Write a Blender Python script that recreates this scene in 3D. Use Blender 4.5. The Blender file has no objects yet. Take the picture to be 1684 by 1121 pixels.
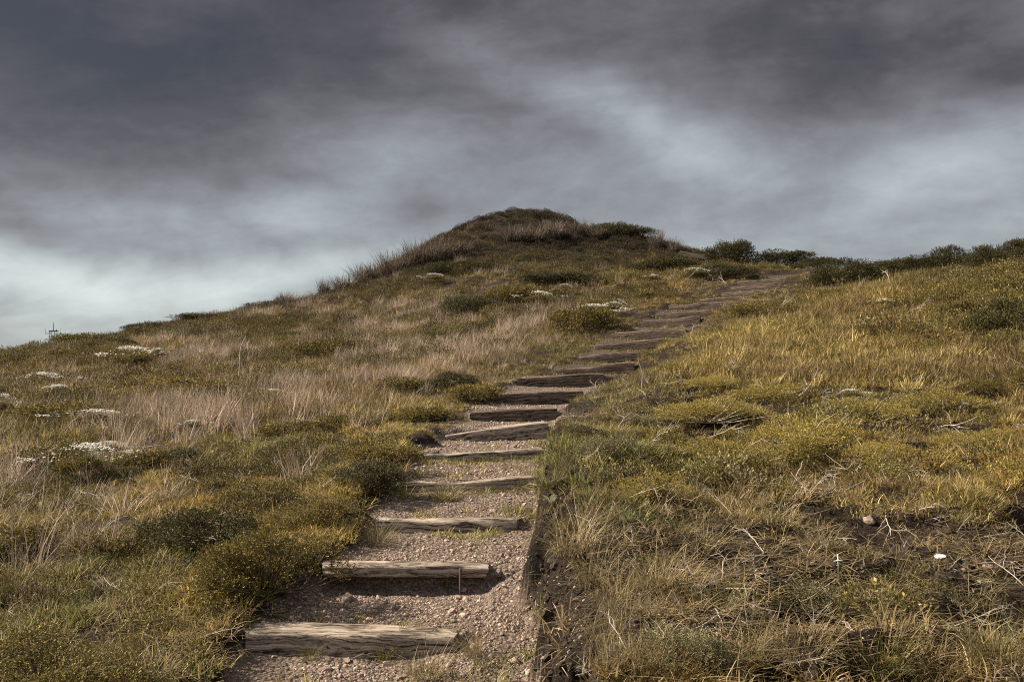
import bpy, math, random
import numpy as np
from mathutils import Vector, Matrix

rng = np.random.default_rng(7)
random.seed(7)
S = bpy.context.scene
COL = S.collection

# ------------------------------------------------------------------ camera
F = 1652.0                      # focal length in pixels of the 1684 px wide photograph
PITCH = math.radians(2.06)
EYE = np.array([0.0, 0.0, 1.6])
cam = bpy.data.cameras.new("camera")
cam.sensor_width = 36.0
cam.lens = 36.0 * F / 1684.0
cam.clip_start = 0.05
cam.clip_end = 6000
cam_o = bpy.data.objects.new("camera", cam)
COL.objects.link(cam_o)
cam_o.location = EYE
cam_o.rotation_euler = (math.pi / 2 + PITCH, 0, 0)
S.camera = cam_o

# ------------------------------------------------------------------ exposure
S.view_settings.view_transform = 'Standard'
S.view_settings.look = 'None'
S.view_settings.exposure = 1.28
S.view_settings.gamma = 1.0
S.cycles.use_denoising = False
S.cycles.pixel_filter_type = 'BLACKMAN_HARRIS'
S.cycles.filter_width = 1.05
S.cycles.max_bounces = 5
S.cycles.diffuse_bounces = 3
S.cycles.transmission_bounces = 3
S.cycles.transparent_max_bounces = 4

# ------------------------------------------------------------------ sun
SUN_EL, SUN_AZ = math.radians(37), math.radians(-82)     # azimuth from +Y towards +X
sd = Vector((math.sin(SUN_AZ) * math.cos(SUN_EL), math.cos(SUN_AZ) * math.cos(SUN_EL), math.sin(SUN_EL)))
sun = bpy.data.lights.new("sun", 'SUN')
sun.energy = 5.0
sun.angle = math.radians(1.2)
sun.color = (1.0, 0.87, 0.68)
sun_o = bpy.data.objects.new("sun", sun)
COL.objects.link(sun_o)
sun_o.rotation_euler = sd.to_track_quat('Z', 'Y').to_euler()

# ------------------------------------------------------------------ node helper
class NT:
    def __init__(self, tree):
        self.t = tree
    def n(self, kind, **kw):
        nd = self.t.nodes.new(kind)
        for k, v in kw.items():
            if k.startswith('_'):
                key = k[1:]
                key = int(key) if key.isdigit() else key.replace('_', ' ')
                s = nd.inputs[key]
                if isinstance(v, bpy.types.NodeSocket):
                    self.t.links.new(v, s)
                else:
                    s.default_value = v
            else:
                setattr(nd, k, v)
        return nd
    def math(self, op, a, b=0.0, c=0.0, clamp=False):
        return self.n('ShaderNodeMath', operation=op, use_clamp=clamp, _0=a, _1=b, _2=c).outputs[0]
    def vmath(self, op, a, b=(0, 0, 0)):
        nd = self.n('ShaderNodeVectorMath', operation=op, _0=a, _1=b)
        return nd.outputs['Value'] if op in ('LENGTH', 'DOT_PRODUCT', 'DISTANCE') else nd.outputs[0]
    def noise(self, vec, scale, detail=4.0, rough=0.55, dist=0.0, out='Fac'):
        return self.n('ShaderNodeTexNoise', _Vector=vec, _Scale=scale, _Detail=detail, _Roughness=rough, _Distortion=dist).outputs[out]
    def ramp(self, fac, stops, interp='LINEAR'):
        nd = self.n('ShaderNodeValToRGB', _Fac=fac)
        cr = nd.color_ramp
        cr.interpolation = interp
        while len(cr.elements) < len(stops):
            cr.elements.new(0.5)
        for e, (p, c) in zip(cr.elements, stops):
            e.position = p
            e.color = (*c, 1.0) if len(c) == 3 else c
        return nd.outputs[0]
    def mix(self, fac, a, b, mode='MIX'):
        nd = self.n('ShaderNodeMix', data_type='RGBA', blend_type=mode)
        for i, v in ((0, fac), (6, a), (7, b)):
            if isinstance(v, bpy.types.NodeSocket):
                self.t.links.new(v, nd.inputs[i])
            else:
                nd.inputs[i].default_value = (*v, 1.0) if isinstance(v, tuple) and len(v) == 3 else v
        return nd.outputs[2]
    def mapr(self, v, a, b, c=0.0, d=1.0, smooth=False):
        nd = self.n('ShaderNodeMapRange', _0=v, _1=a, _2=b, _3=c, _4=d)
        nd.clamp = True
        if smooth:
            nd.interpolation_type = 'SMOOTHSTEP'
        return nd.outputs[0]

# ------------------------------------------------------------------ world: broken storm cloud over a clear sky
W = bpy.data.worlds.new("World")
S.world = W
W.use_nodes = True
W.node_tree.nodes.clear()
w = NT(W.node_tree)
tc = w.n('ShaderNodeTexCoord').outputs['Generated']
D = w.vmath('NORMALIZE', tc)
sx = w.n('ShaderNodeSeparateXYZ', _0=D)
dx, dy, dz = sx.outputs
hz = w.math('ADD', w.math('MAXIMUM', dz, 0.0), 0.30)
plane = w.n('ShaderNodeCombineXYZ', _0=w.math('DIVIDE', dx, hz), _1=w.math('DIVIDE', dy, hz), _2=0.0).outputs[0]
# the layer's streaks run a little across the view
rot = w.n('ShaderNodeVectorRotate', rotation_type='Z_AXIS', _Vector=plane, _Angle=math.radians(14)).outputs[0]
stre = w.vmath('MULTIPLY', rot, (1.0, 1.9, 1.0))
warp = w.noise(stre, 0.9, 3, 0.5, out='Color')
stre2 = w.vmath('ADD', stre, w.vmath('MULTIPLY', w.vmath('SUBTRACT', warp, (0.5, 0.5, 0.5)), (1.1, 1.1, 0)))
n1 = w.noise(stre2, 0.75, 6, 0.52)
n2 = w.noise(w.vmath('ADD', stre2, (7.3, 2.1, 0)), 2.4, 7, 0.55)
n3 = w.noise(w.vmath('ADD', w.vmath('MULTIPLY', D, (1.0, 1.0, 2.2)), w.vmath('MULTIPLY', warp, (0.25, 0.25, 0.25))), 7.0, 8, 0.60)

n3v = w.noise(w.vmath('MULTIPLY', D, (1.0, 1.0, 1.6)), 9.0, 4, 0.6, out='Color')

def sky_dir(px, py):
    u, v = (px - 842) / F, (560.5 - py) / F
    d = np.array([u, math.cos(PITCH) - v * math.sin(PITCH), math.sin(PITCH) + v * math.cos(PITCH)])
    return d / np.linalg.norm(d)

B = w.mapr(dz, 0.02, 0.36, 0.75, 0.20)
B = w.math('ADD', B, w.math('MULTIPLY', w.math('SUBTRACT', n1, 0.5), 0.42))
B = w.math('ADD', B, w.math('MULTIPLY', w.math('SUBTRACT', n2, 0.5), 0.26))
n4 = w.noise(w.vmath('ADD', w.vmath('MULTIPLY', D, (1.0, 1.0, 1.7)), w.vmath('MULTIPLY', n3v, (0.10, 0.10, 0.10))), 19.0, 8, 0.62)
B = w.math('ADD', B, w.math('MULTIPLY', w.math('SUBTRACT', n3, 0.5), 0.46))
B = w.math('ADD', B, w.math('MULTIPLY', w.math('SUBTRACT', n4, 0.5), 0.20))
wob = w.vmath('MULTIPLY', w.vmath('SUBTRACT', w.noise(D, 4.0, 4, 0.55, out='Color'), (0.5, 0.5, 0.5)), (0.22, 0.22, 0.16))
Dw = w.vmath('ADD', D, wob)
# thin and thick parts of the cloud layer: direction, half width, half height, amount
for px, py, rx, ry, amt, ang in [(1060, 200, 200, 65, 0.30, -18), (480, 315, 170, 45, 0.17, -4), (330, 450, 300, 50, 0.30, 6),
                            (1600, 275, 280, 70, 0.18, 14), (60, 180, 420, 170, -0.30, 10), (1520, 90, 320, 90, -0.17, -10),
                            (200, 20, 500, 80, -0.14, 0), (700, 60, 240, 50, 0.10, -30), (60, 395, 160, 40, -0.16, 0), (1250, 370, 500, 40, 0.06, 0), (850, 290, 700, 60, 0.07, 0), (20, 480, 200, 50, 0.12, 0)]:
    c = sky_dir(px, py)
    df = w.vmath('SUBTRACT', Dw, tuple(c))
    df = w.n('ShaderNodeVectorRotate', rotation_type='Y_AXIS', _Vector=df, _Angle=math.radians(ang)).outputs[0]
    df = w.vmath('MULTIPLY', df, (F / rx, 1.0, F / ry))
    k = w.mapr(w.vmath('LENGTH', df), 1.5, 0.0, 0.0, amt, smooth=True)
    B = w.math('ADD', B, k)
cloud = w.ramp(B, [(0.0, (0.032, 0.027, 0.026)), (0.16, (0.069, 0.057, 0.055)), (0.36, (0.146, 0.134, 0.140)),
                   (0.56, (0.245, 0.257, 0.278)), (0.76, (0.375, 0.42, 0.43)), (1.0, (0.58, 0.655, 0.65))])
# overhead and behind the viewer the layer is thinner and brighter
back = w.math('MAXIMUM', w.mapr(dy, 0.45, -0.25, 0.0, 1.0, True), w.mapr(dz, 0.52, 0.85, 0.0, 1.0, True))
bright = w.mix(n2, (0.15, 0.15, 0.153), (0.34, 0.335, 0.33))
cloud = w.mix(back, w.mix(1.0, cloud, (0.49, 0.48, 0.475), 'MULTIPLY'), bright)
sky = w.n('ShaderNodeTexSky', sky_type='NISHITA', sun_disc=False, sun_elevation=SUN_EL, sun_rotation=SUN_AZ)
bg1 = w.n('ShaderNodeBackground', _Color=sky.outputs[0], _Strength=0.08)
bg2 = w.n('ShaderNodeBackground', _Color=cloud, _Strength=1.0)
ms = w.n('ShaderNodeMixShader', _0=0.93, _1=bg1.outputs[0], _2=bg2.outputs[0])
w.n('ShaderNodeOutputWorld', _Surface=ms.outputs[0])

# ------------------------------------------------------------------ maths helpers
def unproj(px, py, d):
    """Pixel of the photograph and the distance north of the camera -> point (arrays welcome)."""
    px, py, d = np.broadcast_arrays(np.asarray(px, float), np.asarray(py, float), np.asarray(d, float))
    u, v = (px - 842) / F, (560.5 - py) / F
    y = math.cos(PITCH) - v * math.sin(PITCH)
    z = math.sin(PITCH) + v * math.cos(PITCH)
    return np.stack([u / y * d, d, EYE[2] + z / y * d], -1)

def proj(P):
    q = P - EYE
    f = q[..., 1] * math.cos(PITCH) + q[..., 2] * math.sin(PITCH)
    u = q[..., 2] * math.cos(PITCH) - q[..., 1] * math.sin(PITCH)
    f = np.where(f > 0.05, f, 0.05)
    return 842 + F * q[..., 0] / f, 560.5 - F * u / f

def hash2(ix, iy, seed):
    h = (ix.astype(np.int64) * 374761393 + iy.astype(np.int64) * 668265263 + seed * 974634777) & 0xffffffff
    h = ((h ^ (h >> 13)) * 1274126177) & 0xffffffff
    h = (h ^ (h >> 16)) & 0xffffffff
    return h / 4294967295.0

def vnoise(x, y, seed=0):
    ix, iy = np.floor(x), np.floor(y)
    fx, fy = x - ix, y - iy
    fx, fy = fx * fx * (3 - 2 * fx), fy * fy * (3 - 2 * fy)
    a, b = hash2(ix, iy, seed), hash2(ix + 1, iy, seed)
    c, d = hash2(ix, iy + 1, seed), hash2(ix + 1, iy + 1, seed)
    return (a + (b - a) * fx) * (1 - fy) + (c + (d - c) * fx) * fy

def fbm(x, y, seed=0, octv=4, rough=0.5):
    s, a, t = 0, 1.0, 0
    for k in range(octv):
        s = s + a * vnoise(x * 2 ** k + 17.3 * k, y * 2 ** k - 9.1 * k, seed + k)
        t += a
        a *= rough
    return s / t

def sstep(x, a, b):
    t = np.clip((x - a) / (b - a), 0, 1)
    return t * t * (3 - 2 * t)

# ------------------------------------------------------------------ the timber steps' top front edges: (left px, py), (right px, py), distance at each end
STEPS = [(402, 1046, 5.40, 754, 1050, 5.40), (528, 932, 6.35, 798, 938, 6.32), (614, 851, 7.52, 852, 860, 7.45),
         (648, 793, 8.72, 882, 787, 8.85), (698, 746, 10.15, 892, 736, 10.4), (733, 714, 11.9, 902, 693, 12.35),
         (770, 679, 13.3, 916, 668, 13.6), (810, 652, 15.2, 960, 642, 15.4), (846, 624, 17.05, 992, 614, 16.95),
         (915, 606, 18.6, 1042, 597, 18.3), (952, 586, 20.1, 1056, 577, 19.8), (976, 567, 21.5, 1096, 557, 21.1),
         (1014, 549, 22.9, 1128, 540, 22.4), (1050, 529, 24.3, 1150, 521, 23.8), (1077, 516, 25.6, 1172, 508, 25.1),
         (1100, 504, 27.0, 1204, 494, 26.4), (1150, 494, 28.4, 1240, 485, 27.8), (1186, 483, 29.6, 1264, 475, 29.0),
         (1203, 473, 30.7, 1276, 465, 30.1), (1212, 462, 31.8, 1286, 457, 31.2)]
SL = unproj([s[0] for s in STEPS], [s[1] for s in STEPS], [s[2] for s in STEPS])
SR = unproj([s[3] for s in STEPS], [s[4] for s in STEPS], [s[5] for s in STEPS])
SC = (SL + SR) / 2
SW = np.linalg.norm((SR - SL)[:, :2], axis=1) / 2
# centre line with a stretch before the first and after the last step
c0 = SC[0] - np.array([0.16, 3.2, 0.62])
c1 = SC[-1] + np.array([1.1, 1.6, 0.30])
c2 = SC[-1] + np.array([4.0, 4.2, 0.75])
CL = np.vstack([c0, SC, c1, c2])
CW = np.concatenate([[0.62], SW, [0.7], [0.6]])
BYP = np.interp(np.arange(len(CL)), [0, 1, 2, 3, 4, 5, 6, 8, 30], [0.40, 0.40, 0.36, 0.18, 0.09, 0.05, 0.03, 0.02, 0.02])

TDIR = np.zeros((len(CL), 2))
TDIR[1:21] = ((SR - SL)[:, :2]) / np.linalg.norm((SR - SL)[:, :2], axis=1)[:, None]
TDIR[0] = (1.0, 0.0)
for k_ in (21, 22):
    e_ = CL[k_, :2] - CL[k_ - 1, :2]
    TDIR[k_] = np.array([e_[1], -e_[0]]) / np.linalg.norm(e_)
TNRM = np.stack([-TDIR[:, 1], TDIR[:, 0]], -1)

def path_coord(x, y):
    """fractional step index (whole on each timber's line), signed lateral offset (right positive)"""
    s = np.zeros(x.shape)
    t = np.full(x.shape, 99.0)
    best = np.full(x.shape, 1e9)
    for k in range(len(CL) - 1):
        a0 = (x - CL[k, 0]) * TNRM[k, 0] + (y - CL[k, 1]) * TNRM[k, 1]
        a1 = (x - CL[k + 1, 0]) * TNRM[k + 1, 0] + (y - CL[k + 1, 1]) * TNRM[k + 1, 1]
        den = a0 - a1
        f = a0 / np.where(np.abs(den) < 1e-6, 1e-6, den)
        ok = (den > 1e-3) & (f >= 0) & (f < 1.0)
        if k == 0: ok = (den > 1e-3) & (f < 1.0) & (f > -1)
        fc = np.clip(f, 0, 1)
        cx = CL[k, 0] + (CL[k + 1, 0] - CL[k, 0]) * fc
        cy = CL[k, 1] + (CL[k + 1, 1] - CL[k, 1]) * fc
        td = TDIR[k][None] * 1.0
        lat = (x - cx) * (TDIR[k, 0] + (TDIR[k + 1, 0] - TDIR[k, 0]) * fc) + (y - cy) * (TDIR[k, 1] + (TDIR[k + 1, 1] - TDIR[k, 1]) * fc)
        d = np.hypot(x - cx, y - cy)
        m = ok & (d < best)
        best = np.where(m, d, best)
        s = np.where(m, k + fc, s)
        t = np.where(m, lat, t)
    return s, t

# ------------------------------------------------------------------ the hill's shape: a thin-plate surface through measured points (px, py, distance)
PTS = [(0, 592, 34), (100, 574, 36), (200, 553, 38), (300, 534, 40), (400, 514, 42), (480, 500, 43), (560, 480, 44), (620, 456, 45),
       (680, 428, 46.5), (740, 394, 48), (790, 366, 49.5), (860, 350, 50.5), (920, 359, 50.5), (980, 384, 49.5), (1040, 391, 48.5), (1090, 402, 46.5),
       (1160, 426, 43), (1250, 437, 40), (1350, 446, 36), (1450, 450, 30), (1550, 446, 27), (1684, 432, 24), (1800, 425, 22),
       (0, 640, 23), (0, 700, 16), (0, 800, 10.5), (0, 950, 6.6), (0, 1121, 4.9), (-200, 700, 15), (-200, 900, 7.2), (-200, 620, 28),
       (300, 560, 33), (300, 600, 26), (300, 650, 19.5), (300, 720, 13.5), (300, 800, 9.8), (300, 950, 6.4), (280, 1060, 5.3),
       (500, 550, 32), (500, 620, 21), (500, 700, 13.4), (500, 780, 9.7), (600, 520, 34), (700, 560, 26), (700, 480, 37), (700, 640, 16.5), (620, 700, 12.3),
       (860, 420, 43), (860, 450, 38), (860, 500, 31), (860, 560, 23.5), (1000, 450, 38), (1100, 450, 36.5), (1000, 500, 29.5),
       (1200, 440, 38), (780, 400, 46.5), (940, 400, 46), (1040, 420, 44),
       (1684, 1121, 3.9), (1684, 1000, 4.8), (1684, 900, 5.8), (1684, 800, 7.4), (1684, 700, 10), (1684, 600, 14), (1684, 520, 18.5),
       (1400, 1100, 4.1), (1400, 900, 6.1), (1400, 800, 7.9), (1400, 700, 10.8), (1400, 600, 15), (1400, 540, 19), (1400, 484, 24.5),
       (1200, 1100, 4.3), (1200, 900, 6.3), (1200, 800, 8.2), (1200, 700, 11), (1200, 600, 15.5), (1200, 545, 20), (1290, 500, 25), (1340, 480, 28),
       (1050, 720, 10.8), (1060, 630, 15.2), (1000, 1100, 4.5), (985, 900, 6.6), (985, 800, 8.6), (1100, 570, 18.6)]
PA = np.array(PTS, float)
C3 = unproj(PA[:, 0], PA[:, 1], PA[:, 2])
ex = []
for k in range(1, len(SC) + 1):
    e = CL[k + 1, :2] - CL[k - 1, :2]
    e /= np.linalg.norm(e)
    nrm = np.array([e[1], -e[0]])
    zt = CL[k, 2] - 0.04
    l = CL[k, :2] - nrm * (CW[k] + 0.45)
    r = CL[k, :2] + nrm * (CW[k] + BYP[k] + 0.35)
    ex.append((*l, zt + (0.05 if k < 9 else -0.02)))
    ex.append((*r, zt + (0.26 if k < 5 else 0.10 if k < 8 else 0.02)))
# beyond the frame and behind the crest
ex += [(-22, 46, -0.5), (-14, 56, 1.0), (-6, 62, 3.5), (2, 64, 5.5), (8, 60, 4.5), (14, 52, 3.8), (20, 42, 3.0), (26, 30, 3.4), (-34, 30, -3.0), (-30, 12, -4.0),
       (-20, 0, -3.2), (0, -14, -2.6), (0, 0.5, -0.02), (-2, 0.5, -0.02), (2, 0.5, 0.14), (14, 4, 2.2), (22, 14, 4.0), (12, -8, 0.2), (-10, -10, -3)]
C3 = np.vstack([C3, np.array(ex)])
NC = len(C3)

def tps_k(r2):
    return np.where(r2 > 1e-9, 0.5 * r2 * np.log(np.maximum(r2, 1e-9)), 0.0)

r2 = ((C3[:, None, :2] - C3[None, :, :2]) ** 2).sum(-1)
M = np.zeros((NC + 3, NC + 3))
M[:NC, :NC] = tps_k(r2) + np.eye(NC) * 0.06
M[:NC, NC] = 1
M[:NC, NC + 1:] = C3[:, :2]
M[NC, :NC] = 1
M[NC + 1:, :NC] = C3[:, :2].T
WT = np.linalg.solve(M, np.concatenate([C3[:, 2], [0, 0, 0]]))

def tps(x, y):
    out = np.empty(x.shape)
    xf, yf, of = x.ravel(), y.ravel(), out.reshape(-1)
    for i in range(0, len(xf), 40000):
        a, b = xf[i:i + 40000], yf[i:i + 40000]
        r2 = (a[:, None] - C3[None, :, 0]) ** 2 + (b[:, None] - C3[None, :, 1]) ** 2
        of[i:i + 40000] = tps_k(r2) @ WT[:NC] + WT[NC] + WT[NC + 1] * a + WT[NC + 2] * b
    return out

HDROP = np.array([0.13, 0.10, 0.15, 0.085, 0.085, 0.095, 0.145, 0.15, 0.16, 0.175, 0.18, 0.19, 0.19, 0.20, 0.20, 0.19, 0.19, 0.20, 0.20, 0.20, 0.20, 0.16, 0.16])

def path_info(x, y):
    s, t = path_coord(x, y)
    k = np.clip(np.floor(s).astype(int), 0, len(CL) - 2)
    f = s - k
    half = CW[k] + (CW[k + 1] - CW[k]) * f
    byp = BYP[k] + (BYP[k + 1] - BYP[k]) * f
    wob = (fbm(x * 2.3, y * 2.3, 5, 3) - 0.5) * 0.42
    rag = (fbm(x * 3.1 + 4, y * 3.1, 15, 4) - 0.5) * 0.55 + (fbm(x * 1.0, y * 1.0 + 7, 16, 2) - 0.5) * 0.45
    t = np.where(t > half, t + rag * sstep(t - half, 0.0, 0.22) * sstep(s, 9.0, 7.0), t)
    left = sstep(-t - half + wob, 0.20, -0.06)
    right = sstep(t - half - byp, 0.12, -0.03)
    wgt = np.where(t < 0, left, right)
    ends = sstep(s, 21.6, 20.9)
    return s, t, k, f, half, wgt * ends

def height(x, y, detail=True):
    x, y = np.asarray(x, float), np.asarray(y, float)
    r = np.hypot(x, y)
    z = tps(x, y)
    far = -7 - 0.09 * np.maximum(r - 62, 0)
    far = np.maximum(far, -38)
    z = z + (far - z) * sstep(r, 60, 105)
    bump = (fbm(x * 0.55, y * 0.55, 11, 4) - 0.5) * 0.30 * sstep(r, 3, 14) + (fbm(x * 2.1, y * 2.1, 21, 4) - 0.5) * 0.10
    s, t, k, f, half, wgt = path_info(x, y)
    # the worn shoulder above the cutting on the right of the lower steps
    b = t - half - np.interp(s, np.arange(len(CL)), BYP)
    sh = (fbm(x * 1.7, y * 1.7, 41, 3) - 0.2)
    near = sstep(r, 2.5, 4.0) * sstep(s, 6.6, 2.6)
    bump = bump + (0.13 + 0.36 * sh) * sstep(b, -0.03, 0.30) * sstep(b, 1.7, 0.55) * near
    rough = np.abs(fbm(x * 1.35 + 3, y * 1.35, 43, 4) - 0.5) * 0.95
    bump = bump + (0.15 - rough) * sstep(b, 0.3, 1.2 + 0.8 * sstep(s, 5.0, 8.0)) * sstep(r, 24, 10) * sstep(r, 2.5, 4.0)
    crag = sstep(np.hypot((x - 1.0) / 9.5, (y - 51) / 5.0), 1.0, 0.5)
    bump = bump + crag * (np.abs(fbm(x * 1.1, y * 1.1, 51, 4) - 0.5)) * 0.7
    z0, z1 = CL[k, 2], CL[k + 1, 2]
    base1 = z1 - HDROP[np.minimum(k + 1, 21)]
    # each tread: nearly level behind its timber, then down to the foot of the next riser
    tread = z0 - 0.012 + (np.maximum(base1, z0 - 0.02) - z0) * sstep(f, 0.1, 1.0)
    tread = np.where(k == 0, c0[2] + (SC[0, 2] - 0.095 - c0[2]) * f, tread)
    seg = np.linalg.norm(np.diff(CL[:, :2], axis=0), axis=1)[k]
    tread = tread - np.where(k > 0, (HDROP[np.minimum(k, 21)] - 0.02) * (1 - sstep(f * seg, 0.05, 0.13)), 0)
    ramp = z0 + (z1 - z0) * f - 0.09
    out = sstep(np.abs(t) - half, -0.03, 0.15)
    pz = tread + (ramp - tread) * out
    pz = pz + (fbm(x * 6, y * 6, 31, 3) - 0.5) * 0.035 + 0.03 * np.clip(np.abs(t) / 0.8, 0, 1) ** 2
    zz = z + bump
    return zz + (pz - zz) * wgt

def hit(px, py):
    d = np.geomspace(2.2, 64, 1600)
    P = unproj(px, py, d)
    g = height(P[:, 0], P[:, 1])
    under = P[:, 2] < g
    i = int(np.argmax(under)) if under.any() else int(np.argmin(P[:, 2] - g))
    return np.array([P[i, 0], P[i, 1], g[i]])

# ------------------------------------------------------------------ object helpers
def tag(o, label=None, cat=None, group=None, kind=None):
    if label: o['label'] = label
    if cat: o['category'] = cat
    if group: o['group'] = group
    if kind: o['kind'] = kind
    return o

def mesh_np(name, V, faces_flat, loop_tot, smooth=False, attrs=None):
    me = bpy.data.meshes.new(name)
    V = np.asarray(V, np.float32)
    faces_flat = np.asarray(faces_flat, np.int32)
    loop_tot = np.asarray(loop_tot, np.int32)
    me.vertices.add(len(V))
    me.vertices.foreach_set('co', V.ravel())
    me.loops.add(len(faces_flat))
    me.loops.foreach_set('vertex_index', faces_flat)
    me.polygons.add(len(loop_tot))
    me.polygons.foreach_set('loop_start', np.concatenate([[0], np.cumsum(loop_tot)[:-1]]).astype(np.int32))
    me.polygons.foreach_set('loop_total', loop_tot)
    me.polygons.foreach_set('use_smooth', np.full(len(loop_tot), smooth))
    for an, av in (attrs or {}).items():
        a = me.attributes.new(an, 'FLOAT', 'POINT')
        a.data.foreach_set('value', np.asarray(av, np.float32))
    me.update(calc_edges=True)
    me.validate()
    return me

def link(name, me, mat=None, parent=None, loc=None):
    o = bpy.data.objects.new(name, me)
    if mat is not None and me is not None and not me.materials:
        me.materials.append(mat)
    COL.objects.link(o)
    if parent: o.parent = parent
    if loc is not None: o.location = loc
    return o

class Geo:
    """collects pieces that become one mesh"""
    def __init__(self):
        self.v, self.f, self.c, self.a, self.n = [], [], [], [], 0
    def add(self, V, F_, a=None):
        """F_: array (m, k) of faces with k corners"""
        V = np.asarray(V, float)
        F_ = np.asarray(F_, int)
        self.v.append(V)
        self.f.append((F_ + self.n).ravel())
        self.c.append(np.full(len(F_), F_.shape[1]))
        self.a.append(np.zeros(len(V)) if a is None else np.broadcast_to(a, (len(V),)))
        self.n += len(V)
    def mesh(self, name, smooth=False):
        return mesh_np(name, np.vstack(self.v), np.concatenate(self.f), np.concatenate(self.c), smooth, {'rnd': np.concatenate(self.a)})

def norm(v):
    return v / np.maximum(np.linalg.norm(v, axis=-1, keepdims=True), 1e-9)

def blades(g, base, az, lean, length, width, droop, seg=3, rg=rng):
    """n grass blades as curved strips ending in a point"""
    n = len(base)
    hd = np.stack([np.cos(az), np.sin(az), np.zeros(n)], -1)
    side = np.stack([-np.sin(az), np.cos(az), np.zeros(n)], -1)
    tw = rg.uniform(-0.9, 0.9, n)[:, None]
    side = norm(side + hd * tw)
    pts = []
    p = base.copy()
    ang = lean.copy()
    for k in range(seg + 1):
        pts.append(p.copy())
        step = (length / seg)[:, None]
        p = p + step * (hd * np.sin(ang)[:, None] + np.array([0, 0, 1.0]) * np.cos(ang)[:, None])
        ang = ang + droop / seg
    V = []
    for k in range(seg):
        wv = (width * (1 - 0.75 * (k / seg) ** 1.5))[:, None] * 0.5
        V += [pts[k] - side * wv, pts[k] + side * wv]
    V.append(pts[seg])
    m = 2 * seg + 1
    V = np.stack(V, 1).reshape(-1, 3)
    o = (np.arange(n) * m)[:, None]
    rnd = np.repeat(rg.uniform(0, 1, n), m)
    quads = np.concatenate([o + np.array([[2 * k, 2 * k + 1, 2 * k + 3, 2 * k + 2]]) for k in range(seg - 1)]) if seg > 1 else None
    tri = o + np.array([[2 * seg - 2, 2 * seg - 1, 2 * seg]])
    g.v.append(V); g.a.append(rnd)
    if quads is not None:
        g.f.append((quads + g.n).ravel()); g.c.append(np.full(len(quads), 4))
    g.f.append((tri + g.n).ravel()); g.c.append(np.full(len(tri), 3))
    g.n += len(V)

def tube(g, P, R, sides=5, a=0.5):
    P = np.asarray(P, float)
    n = len(P)
    T = norm(np.gradient(P, axis=0))
    up = np.array([0, 0, 1.0]) if abs(T[0, 2]) < 0.9 else np.array([1.0, 0, 0])
    X = norm(np.cross(T, up))
    Y = np.cross(T, X)
    th = np.linspace(0, 2 * math.pi, sides, endpoint=False)
    V = P[:, None] + (X[:, None] * np.cos(th)[None, :, None] + Y[:, None] * np.sin(th)[None, :, None]) * np.asarray(R, float).reshape(-1, 1, 1)
    V = V.reshape(-1, 3)
    i = np.arange(n - 1)[:, None] * sides
    j = np.arange(sides)[None]
    q = np.stack([i + j, i + (j + 1) % sides, i + sides + (j + 1) % sides, i + sides + j], -1).reshape(-1, 4)
    g.add(V, q, a)

def box(g, c, h, a=0.5, rz=0.0):
    c = np.asarray(c, float)
    v = np.array([[x, y, z] for x in (-1, 1) for y in (-1, 1) for z in (-1, 1)], float) * np.asarray(h, float)
    cs, sn = math.cos(rz), math.sin(rz)
    v = v @ np.array([[cs, sn, 0], [-sn, cs, 0], [0, 0, 1]])
    g.add(v + c, [[0, 1, 3, 2], [4, 6, 7, 5], [0, 4, 5, 1], [2, 3, 7, 6], [0, 2, 6, 4], [1, 5, 7, 3]], a)

def icos(sub, seed, amp=0.25, flat=0.6):
    import bmesh
    bm = bmesh.new()
    bmesh.ops.create_icosphere(bm, subdivisions=sub, radius=1.0)
    V = np.array([v.co[:] for v in bm.verts])
    Fc = np.array([[v.index for v in f.verts] for f in bm.faces])
    bm.free()
    rr = np.random.default_rng(seed)
    # a few random planes cut facets into the ball
    for k in range(9):
        nn = norm(rr.normal(size=3))
        h = rr.uniform(0.55, 0.9)
        dd = V @ nn
        V = V - np.maximum(dd - h, 0)[:, None] * nn
    V = V * (1 + amp * (vnoise(V[:, 0] * 2 + 9 + V[:, 2], V[:, 1] * 2 + 5 - V[:, 2], seed) - 0.5))[:, None]
    V = V * np.array([1.0, rr.uniform(0.65, 0.95), flat * rr.uniform(0.8, 1.2)])
    return V, Fc

# ------------------------------------------------------------------ materials
def mat(name):
    m = bpy.data.materials.new(name)
    m.use_nodes = True
    m.node_tree.nodes.clear()
    return m, NT(m.node_tree)

def leafy(name, stops, tint=None, transl=0.35, patch=None, var=0.35, rough=0.6, spec=0.25):
    """foliage: colour by each leaf's random number; optional tint carried by the scattered points; slow colour drift over the ground"""
    m, n = mat(name)
    a = n.n('ShaderNodeAttribute', attribute_name='rnd').outputs['Fac']
    oi = n.n('ShaderNodeObjectInfo').outputs['Random']
    col = n.ramp(a, stops)
    col = n.mix(1.0, col, n.ramp(oi, [(0, (1 - var,) * 3), (1, (1 + var * 0.6,) * 3)]), 'MULTIPLY')
    if tint:
        ta = n.n('ShaderNodeAttribute', attribute_name='tint', attribute_type='INSTANCER').outputs['Color']
        col = n.mix(1.0, col, ta, 'MULTIPLY')
    if patch:
        pos = n.n('ShaderNodeNewGeometry').outputs['Position']
        nz = n.mapr(n.noise(pos, patch[0], 4, 0.6), 0.35, 0.68)
        col = n.mix(nz, col, n.mix(1.0, col, patch[1], 'MULTIPLY'))
    p = n.n('ShaderNodeBsdfPrincipled', _Base_Color=col, _Roughness=rough)
    p.inputs['Specular IOR Level'].default_value = spec
    tr = n.n('ShaderNodeBsdfTranslucent', _Color=col)
    mx = n.n('ShaderNodeMixShader', _0=transl, _1=p.outputs[0], _2=tr.outputs[0])
    n.n('ShaderNodeOutputMaterial', _Surface=mx.outputs[0])
    return m

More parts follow.
